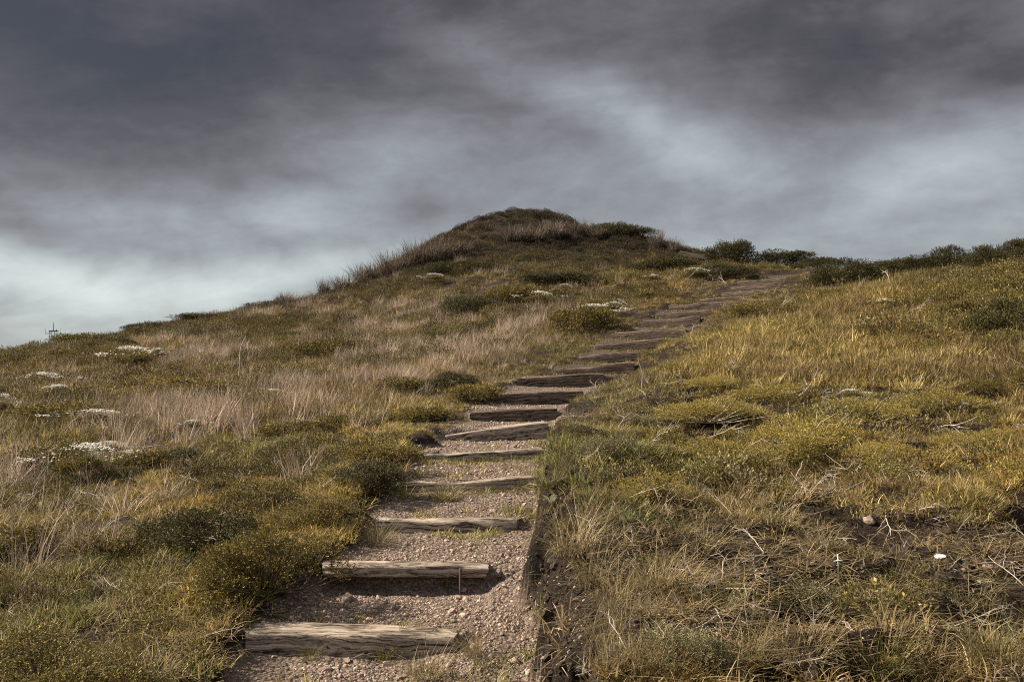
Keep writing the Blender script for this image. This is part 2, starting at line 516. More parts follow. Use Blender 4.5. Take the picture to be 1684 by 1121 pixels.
WHITE = (1, 1, 1)
M_GRASS = leafy('grass_blade', [(0, (0.0952, 0.0826, 0.0259)), (0.45, (0.1848, 0.1543, 0.0517)), (0.8, (0.3360, 0.2662, 0.1232)), (1, (0.5376, 0.4346, 0.2895))], True, 0.36, (0.7, (1.08, 1.05, 0.98)))
M_STRAW = leafy('straw_blade', [(0, (0.1568, 0.1262, 0.0504)), (0.4, (0.2800, 0.2140, 0.1120)), (1, (0.4928, 0.3951, 0.2688))], True, 0.30, (0.9, (0.85, 0.85, 0.8)))
M_GREY = leafy('grey_dry_blade', [(0, (0.17, 0.135, 0.11)), (0.5, (0.29, 0.24, 0.20)), (1, (0.46, 0.40, 0.36))], True, 0.25)
M_MAT = leafy('ground_cover_leaf', [(0, (0.0590, 0.0477, 0.0163)), (0.6, (0.1180, 0.0932, 0.0285)), (0.9, (0.2065, 0.1686, 0.0543)), (1, (0.3068, 0.2529, 0.0896))], True, 0.28, (0.6, (1.12, 1.10, 1.0)))
M_SHRUB = leafy('olive_shrub_leaf', [(0, (0.0496, 0.0399, 0.0136)), (0.5, (0.1062, 0.0843, 0.0217)), (0.75, (0.2006, 0.1497, 0.0353)), (1, (0.4248, 0.3050, 0.0746))], None, 0.28, None, 0.15)
M_YELLOW = leafy('yellow_shrub_leaf', [(0, (0.1298, 0.1054, 0.0271)), (0.45, (0.2478, 0.1941, 0.0489)), (1, (0.5428, 0.4215, 0.1221))], None, 0.35, None, 0.2)
M_DARKSH = leafy('dark_shrub_leaf', [(0, (0.030, 0.028, 0.010)), (0.6, (0.055, 0.050, 0.016)), (1, (0.13, 0.11, 0.032))], None, 0.22, None, 0.2)
M_GREYSH = leafy('grey_shrub_leaf', [(0, (0.10, 0.090, 0.042)), (0.6, (0.18, 0.158, 0.078)), (1, (0.32, 0.275, 0.15))], None, 0.25, None, 0.2)
M_PALE = leafy('pale_weed_leaf', [(0, (0.20, 0.21, 0.12)), (1, (0.42, 0.43, 0.30))], None, 0.3, None, 0.2)
M_BLOOM = leafy('white_bloom', [(0, (0.09, 0.085, 0.04)), (0.04, (0.09, 0.085, 0.04)), (0.06, (0.60, 0.58, 0.54)), (1, (0.80, 0.79, 0.75))], None, 0.25, None, 0.05)

def solid(name, c1, c2, scale, rough=0.85, bump=0.3, bscale=None, detail=6, var=0.0, tint=False):
    m, n = mat(name)
    pos = n.n('ShaderNodeTexCoord').outputs['Object']
    nz = n.noise(pos, scale, detail, 0.62)
    col = n.ramp(nz, [(0.3, c1), (0.7, c2)])
    if var:
        oi = n.n('ShaderNodeObjectInfo').outputs['Random']
        col = n.mix(1.0, col, n.ramp(oi, [(0, (1 - var, 1 - var, 1 - var)), (0.5, (1, 0.96, 0.94)), (1, (1 + var, 1 + var * 0.85, 1 + var * 0.7))]), 'MULTIPLY')
    b = n.n('ShaderNodeBump', _Strength=bump, _Distance=0.02, _Height=n.noise(pos, bscale or scale * 3, 5, 0.6))
    p = n.n('ShaderNodeBsdfPrincipled', _Base_Color=col, _Roughness=rough, _Normal=b.outputs[0])
    p.inputs['Specular IOR Level'].default_value = 0.25
    n.n('ShaderNodeOutputMaterial', _Surface=p.outputs[0])
    return m

M_TWIG = solid('bleached_twig', (0.24, 0.20, 0.165), (0.48, 0.43, 0.38), 14, var=0.2)
M_STEM = solid('brown_stem', (0.07, 0.05, 0.036), (0.15, 0.115, 0.085), 20, var=0.15)
M_STONE = solid('brown_stone', (0.15, 0.115, 0.095), (0.32, 0.26, 0.22), 5, var=0.3, bump=0.5)
M_PEBBLE = solid('gravel_stone', (0.17, 0.13, 0.107), (0.42, 0.335, 0.285), 1.2, var=0.5, bump=0.2)
M_PALESTONE = solid('white_stone', (0.55, 0.53, 0.50), (0.78, 0.76, 0.73), 6)
M_SOIL = solid('dark_soil_clod', (0.022, 0.016, 0.0125), (0.062, 0.045, 0.035), 1.5, var=0.4, bump=0.5)
M_METAL = solid('rusty_iron', (0.05, 0.035, 0.028), (0.12, 0.08, 0.06), 30, rough=0.7)
M_MAST = solid('grey_steel', (0.07, 0.075, 0.08), (0.13, 0.135, 0.14), 3, rough=0.5)

def wood(name, dark, light, amount):
    m, n = mat(name)
    pos = n.n('ShaderNodeTexCoord').outputs['Object']
    oi = n.n('ShaderNodeObjectInfo').outputs['Random']
    p0 = n.vmath('ADD', pos, n.n('ShaderNodeCombineXYZ', _0=n.math('MULTIPLY', oi, 13.0), _1=n.math('MULTIPLY', oi, 3.0), _2=0.0).outputs[0])
    wv = n.vmath('SUBTRACT', n.noise(n.vmath('MULTIPLY', p0, (1.6, 2.2, 3.0)), 1.7, 3, 0.5, out='Color'), (0.5, 0.5, 0.5))
    p1 = n.vmath('ADD', p0, n.vmath('MULTIPLY', wv, (0.0, 0.12, 0.14)))
    g1 = n.noise(n.vmath('MULTIPLY', p1, (0.8, 75.0, 75.0)), 1.0, 6, 0.65)
    g2 = n.noise(n.vmath('MULTIPLY', p1, (2.2, 190.0, 190.0)), 1.0, 4, 0.6)
    g3 = n.noise(p0, 3.0, 4, 0.6)
    rings = n.n('ShaderNodeTexWave', wave_type='BANDS', bands_direction='Z', _Vector=n.vmath('MULTIPLY', p1, (0.5, 0.7, 1.0)), _Scale=6.0, _Distortion=2.5, _Detail=3.0).outputs['Fac']
    v = n.math('ADD', n.math('MULTIPLY', g1, 0.62), n.math('MULTIPLY', g2, 0.28))
    v = n.math('ADD', v, n.math('MULTIPLY', rings, 0.10))
    col = n.ramp(v, [(0.42, dark), (0.50, tuple((a + b) / 2 for a, b in zip(dark, light))), (0.59, light)])
    col = n.mix(n.mapr(g3, 0.5, 0.72, 0.0, 0.55), col, tuple(c * 0.55 for c in light))
    crack = n.mapr(g1, 0.40, 0.32, 0.0, 1.0)
    col = n.mix(crack, col, (0.02, 0.015, 0.012))
    h = n.math('ADD', v, n.math('MULTIPLY', crack, -0.7))
    b = n.n('ShaderNodeBump', _Strength=0.8, _Distance=0.012, _Height=h)
    p = n.n('ShaderNodeBsdfPrincipled', _Base_Color=col, _Roughness=0.88, _Normal=b.outputs[0])
    p.inputs['Specular IOR Level'].default_value = 0.2
    n.n('ShaderNodeOutputMaterial', _Surface=p.outputs[0])
    return m

M_WOOD = wood('weathered_timber', (0.042, 0.031, 0.024), (0.40, 0.33, 0.27), 1)
M_WOODB = wood('dark_wet_board', (0.012, 0.009, 0.008), (0.055, 0.042, 0.034), 1)
M_WOODD = wood('damp_brown_timber', (0.020, 0.014, 0.011), (0.17, 0.128, 0.10), 1)

# the ground: dark soil with litter, gravel on the path
M_GROUND, n = mat('hill_ground')
pos = n.n('ShaderNodeNewGeometry').outputs['Position']
pa = n.n('ShaderNodeAttribute', attribute_name='path').outputs['Fac']
soil = n.ramp(n.noise(pos, 3.0, 8, 0.65), [(0.3, (0.011, 0.0078, 0.006)), (0.55, (0.026, 0.0185, 0.014)), (0.75, (0.060, 0.043, 0.033))])
flk = n.mapr(n.noise(n.vmath('MULTIPLY', pos, (1, 1, 0.4)), 46, 4, 0.6), 0.58, 0.70)
soil = n.mix(n.math('MULTIPLY', flk, 0.4), soil, (0.20, 0.155, 0.105))
vor = n.n('ShaderNodeTexVoronoi', _Vector=pos, _Scale=42.0, _Randomness=1.0)
vor2 = n.n('ShaderNodeTexVoronoi', _Vector=pos, _Scale=95.0, _Randomness=1.0)
rv = n.n('ShaderNodeSeparateColor', _0=vor.outputs['Color']).outputs[0]
grav = n.ramp(rv, [(0, (0.12, 0.088, 0.072)), (0.5, (0.235, 0.182, 0.150)), (1, (0.38, 0.305, 0.255))])
grav = n.mix(n.mapr(vor2.outputs['Distance'], 0.1, 0.6, 0.0, 0.6), grav, (0.09, 0.068, 0.055))
grav = n.mix(n.mapr(n.noise(pos, 2.2, 5, 0.6), 0.48, 0.66, 0.0, 0.7), grav, (0.125, 0.091, 0.072))
col = n.mix(pa, soil, grav)
hh = n.math('SUBTRACT', n.math('MULTIPLY', n.noise(pos, 60, 5, 0.65), 0.8), n.math('MULTIPLY', vor.outputs['Distance'], pa))
hh = n.math('ADD', hh, n.math('MULTIPLY', n.noise(pos, 17, 6, 0.7), n.mapr(pa, 0.0, 1.0, 2.2, 0.5)))
bp = n.n('ShaderNodeBump', _Strength=1.0, _Distance=0.03, _Height=hh)
p = n.n('ShaderNodeBsdfPrincipled', _Base_Color=col, _Roughness=0.95, _Normal=bp.outputs[0])
p.inputs['Specular IOR Level'].default_value = 0.15
n.n('ShaderNodeOutputMaterial', _Surface=p.outputs[0])

# ------------------------------------------------------------------ the ground sheet: rings round the viewpoint, finest where the stairs climb
th_in = np.radians(np.arange(-37, 37.01, 0.19))
th_out = np.radians(np.arange(39, 321.1, 2.0))
TH = np.concatenate([th_in, th_out])
RR = np.concatenate([[0.02, 0.5, 1.0, 1.6, 2.2, 2.7], np.geomspace(3.0, 72, 860), np.geomspace(74, 4000, 46)])
gx = np.sin(TH)[None] * RR[:, None]
gy = np.cos(TH)[None] * RR[:, None]
gz = height(gx, gy)
nr, nt = gx.shape
V = np.stack([gx, gy, gz], -1).reshape(-1, 3)
i = np.arange(nr - 1)[:, None] * nt
j = np.arange(nt)[None]
q = np.stack([i + j, i + nt + j, i + nt + (j + 1) % nt, i + (j + 1) % nt], -1).reshape(-1, 4)
_pi = path_info(gx, gy)
pw = (sstep(_pi[5], 0.55, 1.0) * (1 - 0.65 * sstep(_pi[0], 8.0, 10.5))).ravel()
me = mesh_np('hillside_ground', V, q.ravel(), np.full(len(q), 4), True, {'path': pw})
tag(link('ground', me, M_GROUND), kind='structure')

# ------------------------------------------------------------------ plants and stones to scatter (kept out of the scene, used through points)
def source(name, mesh, m):
    o = bpy.data.objects.new(name, mesh)
    mesh.materials.append(m)
    return o

def pool(name, objs):
    c = bpy.data.collections.new(name)
    for k, o in enumerate(objs):
        o.name = '%s_%02d' % (name, k)
        c.objects.link(o)
    return c

def tuft(seed, nb, rad, len_, wid, lean, droop, seg=3):
    r = np.random.default_rng(seed)
    g = Geo()
    a = r.uniform(0, 2 * math.pi, nb)
    rr = rad * np.sqrt(r.uniform(0, 1, nb))
    base = np.stack([rr * np.cos(a), rr * np.sin(a), np.full(nb, -0.01)], -1)
    az = a + r.normal(0, 0.9, nb)
    L = len_ * r.uniform(0.45, 1.15, nb)
    blades(g, base, az, np.abs(r.normal(lean, 0.25, nb)), L, wid * r.uniform(0.6, 1.3, nb), np.abs(r.normal(droop, 0.45, nb)), seg, r)
    return g.mesh('tuft')

def sprigs(g, P, A, leaf_len, leaf_w, nleaf, axis_len, r, spread=0.9):
    """whorls of small folded leaves along short axes A at points P"""
    n = len(P)
    N = n * nleaf
    k = np.tile(np.arange(nleaf), n)
    Pn, An = np.repeat(P, nleaf, 0), np.repeat(A, nleaf, 0)
    tv = (k + r.uniform(0, 1, N)) / nleaf
    ref = np.where(np.abs(An[:, 2:3]) < 0.9, np.array([[0, 0, 1.0]]), np.array([[1.0, 0, 0]]))
    X = norm(np.cross(An, ref))
    Y = np.cross(An, X)
    ph = k * 2.4 + r.uniform(0, 0.8, N)
    out = X * np.cos(ph)[:, None] + Y * np.sin(ph)[:, None]
    sp = spread * (1.15 - 0.75 * tv)
    d = norm(An * np.cos(sp)[:, None] + out * np.sin(sp)[:, None] + r.normal(0, 0.18, (N, 3)))
    b = Pn + An * (tv * axis_len)[:, None]
    s = norm(np.cross(d, out + r.normal(0, 0.35, (N, 3))))
    L = leaf_len * r.uniform(0.6, 1.25, N)[:, None]
    wd = leaf_w * r.uniform(0.7, 1.2, N)[:, None]
    up = np.cross(s, d)
    V = np.stack([b, b + d * L * 0.55 + s * wd * 0.5 + up * wd * 0.12, b + d * L, b + d * L * 0.55 - s * wd * 0.5 + up * wd * 0.12], 1).reshape(-1, 4, 3)
    o = (np.arange(N) * 4)[:, None]
    fs = np.concatenate([o + np.array([[0, 1, 2]]), o + np.array([[0, 2, 3]])])
    # leaves at the shoot tip are the young yellow ones
    cv = np.clip(r.uniform(0, 0.72, N) + 0.36 * (tv > 0.72) * (r.uniform(0, 1, N) < 0.6), 0, 1)
    g.add(V.reshape(-1, 3), fs, np.repeat(cv, 4))

def mat_clump(seed, nspr, rad, h, leaf, nleaf=6):
    r = np.random.default_rng(seed)
    g = Geo()
    a = r.uniform(0, 2 * math.pi, nspr)
    rr = rad * np.sqrt(r.uniform(0, 1, nspr))
    hz_ = h * (1 - (rr / rad) ** 2) * r.uniform(0.25, 1.0, nspr)
    P = np.stack([rr * np.cos(a), rr * np.sin(a), hz_], -1)
    A = norm(np.stack([np.cos(a) * rr / rad * 0.8, np.sin(a) * rr / rad * 0.8, np.full(nspr, 0.9)], -1) + r.normal(0, 0.4, (nspr, 3)))
    sprigs(g, P, A, leaf, leaf * 0.5, nleaf, leaf * 2.4, r)
    return g.mesh('clump')

def twig_mesh(g, seed, L, rad, branches=4, flat=0.35, curl=0.5):
    r = np.random.default_rng(seed)
    def limb(p, d, L, rad, depth):
        n_ = 7
        P = [p]
        for _ in range(n_):
            d = norm(d + r.normal(0, curl * 0.35, 3) * np.array([1, 1, flat]))
            P.append(P[-1] + d * L / n_)
        P = np.array(P)
        tube(g, P, np.linspace(rad, rad * 0.35, len(P)), 5, r.uniform())
        if depth:
            for _ in range(branches if depth > 1 else 2):
                i_ = r.integers(2, n_)
                limb(P[i_], norm(d + r.normal(0, 0.9, 3) * np.array([1, 1, flat * 1.4])), L * r.uniform(0.35, 0.6), rad * 0.55, depth - 1)
    limb(np.zeros(3), norm(np.array([1.0, r.normal(0, 0.3), 0.18])), L, rad, 2)

SRC_SHORT = pool('short_grass', [source('a', tuft(100 + k, 30, 0.075, 0.098, 0.0058, 0.62, 1.0), M_GRASS) for k in range(6)])
SRC_SHORTF = pool('short_grass_far', [source('a', tuft(120 + k, 30, 0.20, 0.20, 0.013, 0.5, 0.8, 2), M_GRASS) for k in range(5)])
SRC_STRAW = pool('straw_grass', [source('a', tuft(140 + k, 34, 0.08, 0.165, 0.0050, 0.70, 1.2), M_STRAW) for k in range(6)])
SRC_STRAWF = pool('straw_grass_far', [source('a', tuft(160 + k, 34, 0.16, 0.30, 0.010, 0.42, 0.8, 2), M_STRAW) for k in range(5)])
SRC_GREY = pool('grey_grass', [source('a', tuft(180 + k, 46, 0.15, 0.46, 0.0065, 0.30, 0.55, 3), M_GREY) for k in range(6)])
SRC_MAT = pool('leaf_mat', [source('a', mat_clump(200 + k, 110, 0.16, 0.10, 0.017), M_MAT) for k in range(5)])
SRC_MATF = pool('leaf_mat_far', [source('a', mat_clump(220 + k, 230, 0.36, 0.24, 0.030, 5), M_MAT) for k in range(6)])

def pebble(seed):
    g = Geo()
    V_, F_ = icos(2, seed, 0.3, 0.6)
    g.add(V_, F_)
    return g.mesh('pebble')
SRC_PEB = pool('pebble', [source('a', pebble(300 + k), M_PEBBLE) for k in range(9)])

SRC_CLOD = pool('clod', [source('a', pebble(360 + k), M_SOIL) for k in range(7)])

def litter(seed):
    r = np.random.default_rng(seed)
    g = Geo()
    n_ = 9
    base = np.concatenate([r.uniform(-0.12, 0.12, (n_, 2)), r.uniform(0.0, 0.012, (n_, 1))], 1)
    blades(g, base, r.uniform(0, 6.28, n_), r.uniform(1.35, 1.6, n_), r.uniform(0.04, 0.17, n_), np.full(n_, 0.0048), r.normal(0, 0.2, n_), 3, r)
    return g.mesh('litter')
SRC_LIT = pool('litter', [source('a', litter(320 + k), M_STRAW) for k in range(6)])

def twigsrc(seed):
    g = Geo()
    twig_mesh(g, seed, 0.42, 0.005, 4, 0.4, 0.6)
    return g.mesh('twig')
SRC_TWIG = pool('dead_twig', [source('a', twigsrc(340 + k), M_TWIG) for k in range(6)])

def scatter(name, src, P, rot, scale, tint, label):
    nP = len(P)
    nsrc = len(src.objects)
    me = bpy.data.meshes.new(name)
    me.vertices.add(nP)
    me.vertices.foreach_set('co', np.asarray(P, np.float32).ravel())
    a = me.attributes.new('rot', 'FLOAT_VECTOR', 'POINT'); a.data.foreach_set('vector', np.asarray(rot, np.float32).ravel())
    a = me.attributes.new('scl', 'FLOAT_VECTOR', 'POINT'); a.data.foreach_set('vector', np.asarray(scale, np.float32).ravel())
    a = me.attributes.new('idx', 'INT', 'POINT'); a.data.foreach_set('value', rng.integers(0, nsrc, nP).astype(np.int32))
    a = me.attributes.new('tint', 'FLOAT_VECTOR', 'POINT'); a.data.foreach_set('vector', np.asarray(tint, np.float32).ravel())
    o = bpy.data.objects.new(name, me)
    COL.objects.link(o)
    tag(o, label, name.replace('_', ' '), None, 'stuff')
    t = bpy.data.node_groups.new(name, 'GeometryNodeTree')
    t.interface.new_socket('Geometry', in_out='INPUT', socket_type='NodeSocketGeometry')
    t.interface.new_socket('Geometry', in_out='OUTPUT', socket_type='NodeSocketGeometry')
    N = t.nodes
    gi, go = N.new('NodeGroupInput'), N.new('NodeGroupOutput')
    ip = N.new('GeometryNodeInstanceOnPoints')
    ci = N.new('GeometryNodeCollectionInfo')
    ci.inputs[0].default_value = src
    ci.inputs[1].default_value = True
    ci.inputs[2].default_value = True
    def na(nm, ty):
        x = N.new('GeometryNodeInputNamedAttribute'); x.data_type = ty; x.inputs[0].default_value = nm
        return x.outputs[0]
    e = N.new('FunctionNodeEulerToRotation')
    L = t.links.new
    L(na('rot', 'FLOAT_VECTOR'), e.inputs[0])
    L(gi.outputs[0], ip.inputs['Points'])
    L(ci.outputs[0], ip.inputs['Instance'])
    ip.inputs['Pick Instance'].default_value = True
    L(na('idx', 'INT'), ip.inputs['Instance Index'])
    L(e.outputs[0], ip.inputs['Rotation'])
    L(na('scl', 'FLOAT_VECTOR'), ip.inputs['Scale'])
    L(ip.outputs[0], go.inputs[0])
    md = o.modifiers.new('scatter', 'NODES')
    md.node_group = t
    return o

# ------------------------------------------------------------------ where what grows: patches given by the place one sees them at
def ell(px, py, lst):
    v = np.zeros(px.shape)
    for (a, b, rx, ry, s) in lst:
        dd = ((px - a) / rx) ** 2 + ((py - b) / ry) ** 2
        v = np.maximum(v, s * np.clip(1.35 - dd, 0, 1))
    return v

GREYZ = [(640, 560, 150, 60, 1), (560, 520, 120, 40, .8), (500, 660, 85, 34, 1), (700, 410, 70, 34, 1), (620, 440, 60, 30, 1), (880, 385, 90, 16, 1), (350, 600, 90, 40, .8),
         (360, 695, 70, 26, 1), (200, 735, 90, 22, .4), (30, 785, 80, 30, .5), (430, 520, 90, 16, .8), (780, 600, 80, 40, .8), (640, 620, 90, 40, 1), (720, 520, 110, 40, .9), (820, 530, 90, 34, .7), (900, 520, 60, 20, .5), (560, 450, 60, 24, .8), (280, 560, 90, 20, .5), (260, 690, 100, 30, .5), (860, 560, 60, 30, .7), (100, 640, 60, 30, .4)]
BAREZ = [(1085, 645, 110, 34, 1), (1340, 812, 95, 24, 1), (1640, 905, 110, 55, 1), (1240, 965, 130, 70, .8), (1460, 845, 70, 22, .8), (1650, 570, 70, 26, .8), (1560, 730, 110, 50, .6), (1000, 680, 60, 40, .8),
         (290, 1010, 130, 40, .8), (330, 1080, 120, 50, .9), (925, 1010, 40, 120, 1), (1290, 530, 90, 14, .6), (1400, 1050, 160, 50, .7), (1130, 470, 70, 14, .5), (560, 1110, 300, 40, .7), (1180, 1030, 170, 60, .8), (1050, 920, 90, 40, .6), (1600, 1040, 110, 50, .7), (1330, 960, 120, 40, .7), (1220, 880, 90, 24, .8), (1550, 870, 90, 30, .5), (1520, 1000, 90, 40, .5)]
MATZ = [(200, 810, 260, 50, .55), (420, 770, 160, 40, .6), (250, 690, 140, 26, .7), (640, 590, 70, 24, .6), (420, 590, 80, 24, .7), (760, 560, 80, 26, .6), (300, 640, 190, 34, 1), (130, 690, 130, 40, .9), (420, 640, 90, 34, .8), (300, 540, 260, 20, 1), (120, 585, 160, 22, 1), (60, 760, 110, 60, .8), (560, 690, 80, 26, .6), (540, 575, 80, 22, .9), (860, 480, 220, 34, .9),
        (700, 500, 150, 40, .6), (900, 430, 260, 26, 1), (860, 370, 140, 34, 1), (1150, 440, 150, 16, 1), (760, 650, 100, 30, .7), (1200, 700, 190, 90, .55), (1330, 640, 150, 40, .45), (1080, 780, 80, 40, .7), (1600, 620, 130, 60, .8),
        (1620, 500, 120, 50, .8), (420, 835, 120, 60, .7), (200, 850, 160, 50, .5), (1040, 400, 120, 20, 1), (640, 810, 60, 20, .5), (1500, 690, 130, 40, .6)]
YELZ = [(1260, 580, 220, 60, 1), (1500, 600, 160, 60, .6), (1600, 830, 180, 60, .45), (1430, 800, 80, 40, .3), (600, 670, 120, 40, .3), (700, 690, 90, 40, .5), (760, 610, 100, 40, .5), (1330, 480, 160, 40, .5)]

def bankstrip(s, t, half):
    """the cut earth face on the right of the lowest steps"""
    b = t - half - np.interp(s, np.arange(len(CL)), BYP)
    return sstep(b, -0.16, -0.02) * sstep(b, 0.50, 0.28) * sstep(s, 7.0, 3.5) * sstep(np.sin(s * 9.7) + 0.6 * np.sin(s * 23.1 + 1), -1.25, -0.35)

def species(tt):
    """plants of several kinds grow mixed: dead brown ones, dark ones, grey ones among the olive"""
    u = rng.uniform(0, 1, len(tt))[:, None]
    tt = np.where(u < 0.20, tt * np.array([[0.95, 0.80, 1.05]]) * 0.75, tt)
    tt = np.where((u > 0.20) & (u < 0.38), tt * np.array([[0.55, 0.62, 0.65]]), tt)
    return np.where((u > 0.38) & (u < 0.48), tt * np.array([[1.25, 1.28, 2.3]]), tt)

def lowpath(s, t, half):
    """plants stay short beside the upper flight, where people step off the path"""
    return 1 - 0.62 * sstep(s, 4.8, 6.2) * sstep(np.abs(t) - half, 0.9 + 1.3 * sstep(s, 6.5, 8.5), 0.35 + 0.4 * sstep(s, 6.5, 8.5))

def cand(n, r0, r1, half=34.0):
    """random ground points, as dense in the picture near as far (density falls with the square of the distance)"""
    th = np.radians(rng.uniform(-half, half, n))
    r = np.exp(rng.uniform(math.log(r0), math.log(r1), n))
    x, y = np.sin(th) * r, np.cos(th) * r
    return x, y, r

def surv(x, y):
    z = height(x, y)
    px, py = proj(np.stack([x, y, z], -1))
    pin = path_info(x, y)
    return z, px, py, pin

def ptsrot(n, tilt=0.25):
    return np.stack([rng.normal(0, tilt, n), rng.normal(0, tilt, n), rng.uniform(0, 6.283, n)], -1)

def sc3(s, hj=0.25):
    s = np.asarray(s)
    return np.stack([s, s, s * rng.uniform(1 - hj, 1 + hj, len(s))], -1)

def run_scatter():
    # ---- short grass near
    x, y, r = cand(75000, 2.9, 15.5)
    z, px, py, (s, t, k, f, half, pw) = surv(x, y)
    bare, mz, gz_, yz = ell(px, py, BAREZ), ell(px, py, MATZ), ell(px, py, GREYZ), ell(px, py, YELZ)
    nz = fbm(x * 0.9, y * 0.9, 61, 4)
    nz2 = fbm(x * 3.1, y * 3.1, 71, 3)
    nr_ = sstep(px, 870, 960) * sstep(py, 800, 900)
    bare = np.maximum(bare, sstep(fbm(x * 1.9, y * 1.9, 77, 3), 0.50, 0.60) * sstep(py, 640, 860) * 0.9)
    prob = sstep(nz2, 0.34, 0.56) * (1 - 0.97 * bare) * (1 - 0.62 * nr_) * (1 - 0.55 * mz) * (1 - 0.6 * gz_) * (0.5 + 0.9 * sstep(nz, 0.3, 0.6))
    prob *= np.minimum(1.0, (r / 9.0) ** 0.6 + 0.25)
    prob *= (1 - pw * np.where(nz2 > 0.54, 0.72, 1.0)) ** 2 * (1 - 0.85 * bankstrip(s, t, half))
    # grass in front of the risers from the third step on
    infront = sstep(f, 0.72, 0.9) * (f < 0.97) * (pw > 0.5) * (s > 2.4) * (np.abs(t) < half)
    prob = np.maximum(prob, infront * 0.55 * sstep(nz2, 0.35, 0.5) * sstep(s, 6.2, 5.2))
    sel = rng.uniform(0, 1, len(x)) < prob
    m = sel
    P = np.stack([x, y, z], -1)[m]
    tt = np.ones((m.sum(), 3))
    g_ = np.clip(fbm(x * 0.7, y * 0.7, 81, 3)[m] * 2.2 - 0.6, 0, 1)[:, None]
    tt = np.array([0.80, 0.92, 0.85]) + (np.array([1.30, 1.12, 0.85]) - np.array([0.80, 0.92, 0.85])) * g_
    nb_ = sstep(np.abs(t[m]) - half[m], 1.6, 0.5)[:, None]
    tt = tt * (1 + nb_ * (np.array([0.97, 1.04, 0.97]) - 1))
    tt = tt + (np.array([1.65, 1.64, 1.38]) - tt) * (yz[m] * 0.8)[:, None]
    tt = tt * rng.uniform(0.75, 1.2, (m.sum(), 1))
    tt = tt + (tt * np.array([1.05, 1.0, 1.15]) * 0.85 - tt) * nr_[m][:, None]
    ss = rng.uniform(0.5, 1.35, m.sum()) * (0.75 + 0.5 * nz[m]) * (1 - 0.3 * nr_[m]) * np.where(infront[m] > 0.1, 0.65, 1.0) * lowpath(s, t, half)[m]
    scatter('short_grass', SRC_SHORT, P, ptsrot(len(P), 0.22), sc3(ss), tt, 'short olive grass growing over the slopes beside the stairs')
    # ---- short grass far
    x, y, r = cand(80000, 13, 56)
    z, px, py, (s, t, k, f, half, pw) = surv(x, y)
    bare, mz, gz_, yz = ell(px, py, BAREZ), ell(px, py, MATZ), ell(px, py, GREYZ), ell(px, py, YELZ)
    nz = fbm(x * 0.5, y * 0.5, 62, 4)
    prob = (0.25 + 0.9 * sstep(nz, 0.35, 0.62)) * (1 - 0.8 * bare) * (1 - 0.75 * mz) * (1 - 0.75 * gz_) * (1 - pw) ** 2
    prob *= sstep(r, 13, 16)
    infront = sstep(f, 0.35, 0.8) * (f < 0.95) * (pw > 0.5) * (s > 2.4) * (np.abs(t) < half)
    prob = np.maximum(prob, infront * 0.40 * sstep(s, 8.8, 10.0))
    sel = rng.uniform(0, 1, len(x)) < prob
    P = np.stack([x, y, z], -1)[sel]
    g_ = np.clip(fbm(x * 0.35, y * 0.35, 82, 3)[sel] * 2.2 - 0.6, 0, 1)[:, None]
    tt = np.array([0.72, 0.80, 0.75]) + (np.array([1.20, 1.05, 0.85]) - np.array([0.72, 0.80, 0.75])) * g_
    tt = tt + (np.array([1.65, 1.64, 1.38]) - tt) * (yz[sel] * 0.8)[:, None]
    tt = tt * rng.uniform(0.75, 1.2, (len(P), 1))
    tt = tt * (1 - 0.5 * sstep(r[sel], 36, 46))[:, None]  # cloud shadow on the mound put into the grass tint
    ss = rng.uniform(0.6, 1.25, len(P)) * np.where(infront[sel] > 0.1, 1.05, 1.0) * lowpath(s, t, half)[sel]
    scatter('hill_grass', SRC_SHORTF, P, ptsrot(len(P), 0.2), sc3(ss), tt, 'olive and yellow grass covering the far hillside')
    # ---- straw near and far
    x, y, r = cand(30000, 2.9, 16)
    z, px, py, (s, t, k, f, half, pw) = surv(x, y)
    bare, mz, gz_, yz = ell(px, py, BAREZ), ell(px, py, MATZ), ell(px, py, GREYZ), ell(px, py, YELZ)
    nz = fbm(x * 1.3, y * 1.3, 63, 4)
    bare = np.maximum(bare, sstep(fbm(x * 1.9, y * 1.9, 77, 3), 0.50, 0.60) * sstep(py, 640, 860) * 0.9)
    prob = sstep(nz, 0.45, 0.66) * (1 - 0.75 * bare) * (1 - 0.6 * mz) * (1 - pw) ** 3 * 0.55 + 0.06 * (1 - pw) ** 4
    prob *= np.minimum(1.0, (r / 9.0) ** 0.7 + 0.15)
    bs = bankstrip(s, t, half)
    prob *= 1 - 0.9 * bs
    edge = sstep(t - half, 0.0, 0.3) * sstep(t - half, 1.6, 0.9) * (s < 8) * (1 - pw) * (1 - 0.8 * bs)
    prob = np.maximum(prob, edge * 0.12) * (1 - 0.45 * sstep(px, 870, 960) * sstep(py, 800, 900))
    sel = rng.uniform(0, 1, len(x)) < prob
    P = np.stack([x, y, z], -1)[sel]
    tt = np.array([0.95, 0.88, 0.76]) * rng.uniform(0.5, 1.2, (len(P), 1))
    scatter('straw_grass', SRC_STRAW, P, ptsrot(len(P), 0.25), sc3(rng.uniform(0.5, 1.15, len(P)) * lowpath(s, t, half)[sel]), tt, 'pale dry grass mixed into the near slopes')
    x, y, r = cand(42000, 14, 56)
    z, px, py, (s, t, k, f, half, pw) = surv(x, y)
    bare, mz, gz_, yz = ell(px, py, BAREZ), ell(px, py, MATZ), ell(px, py, GREYZ), ell(px, py, YELZ)
    nz = fbm(x * 0.6, y * 0.6, 64, 4)
    prob = (sstep(nz, 0.42, 0.62) * 0.7 + 0.08) * (1 - 0.6 * mz) * (1 - 0.5 * bare) * (1 - pw) ** 2
    sel = rng.uniform(0, 1, len(x)) < prob
    P = np.stack([x, y, z], -1)[sel]
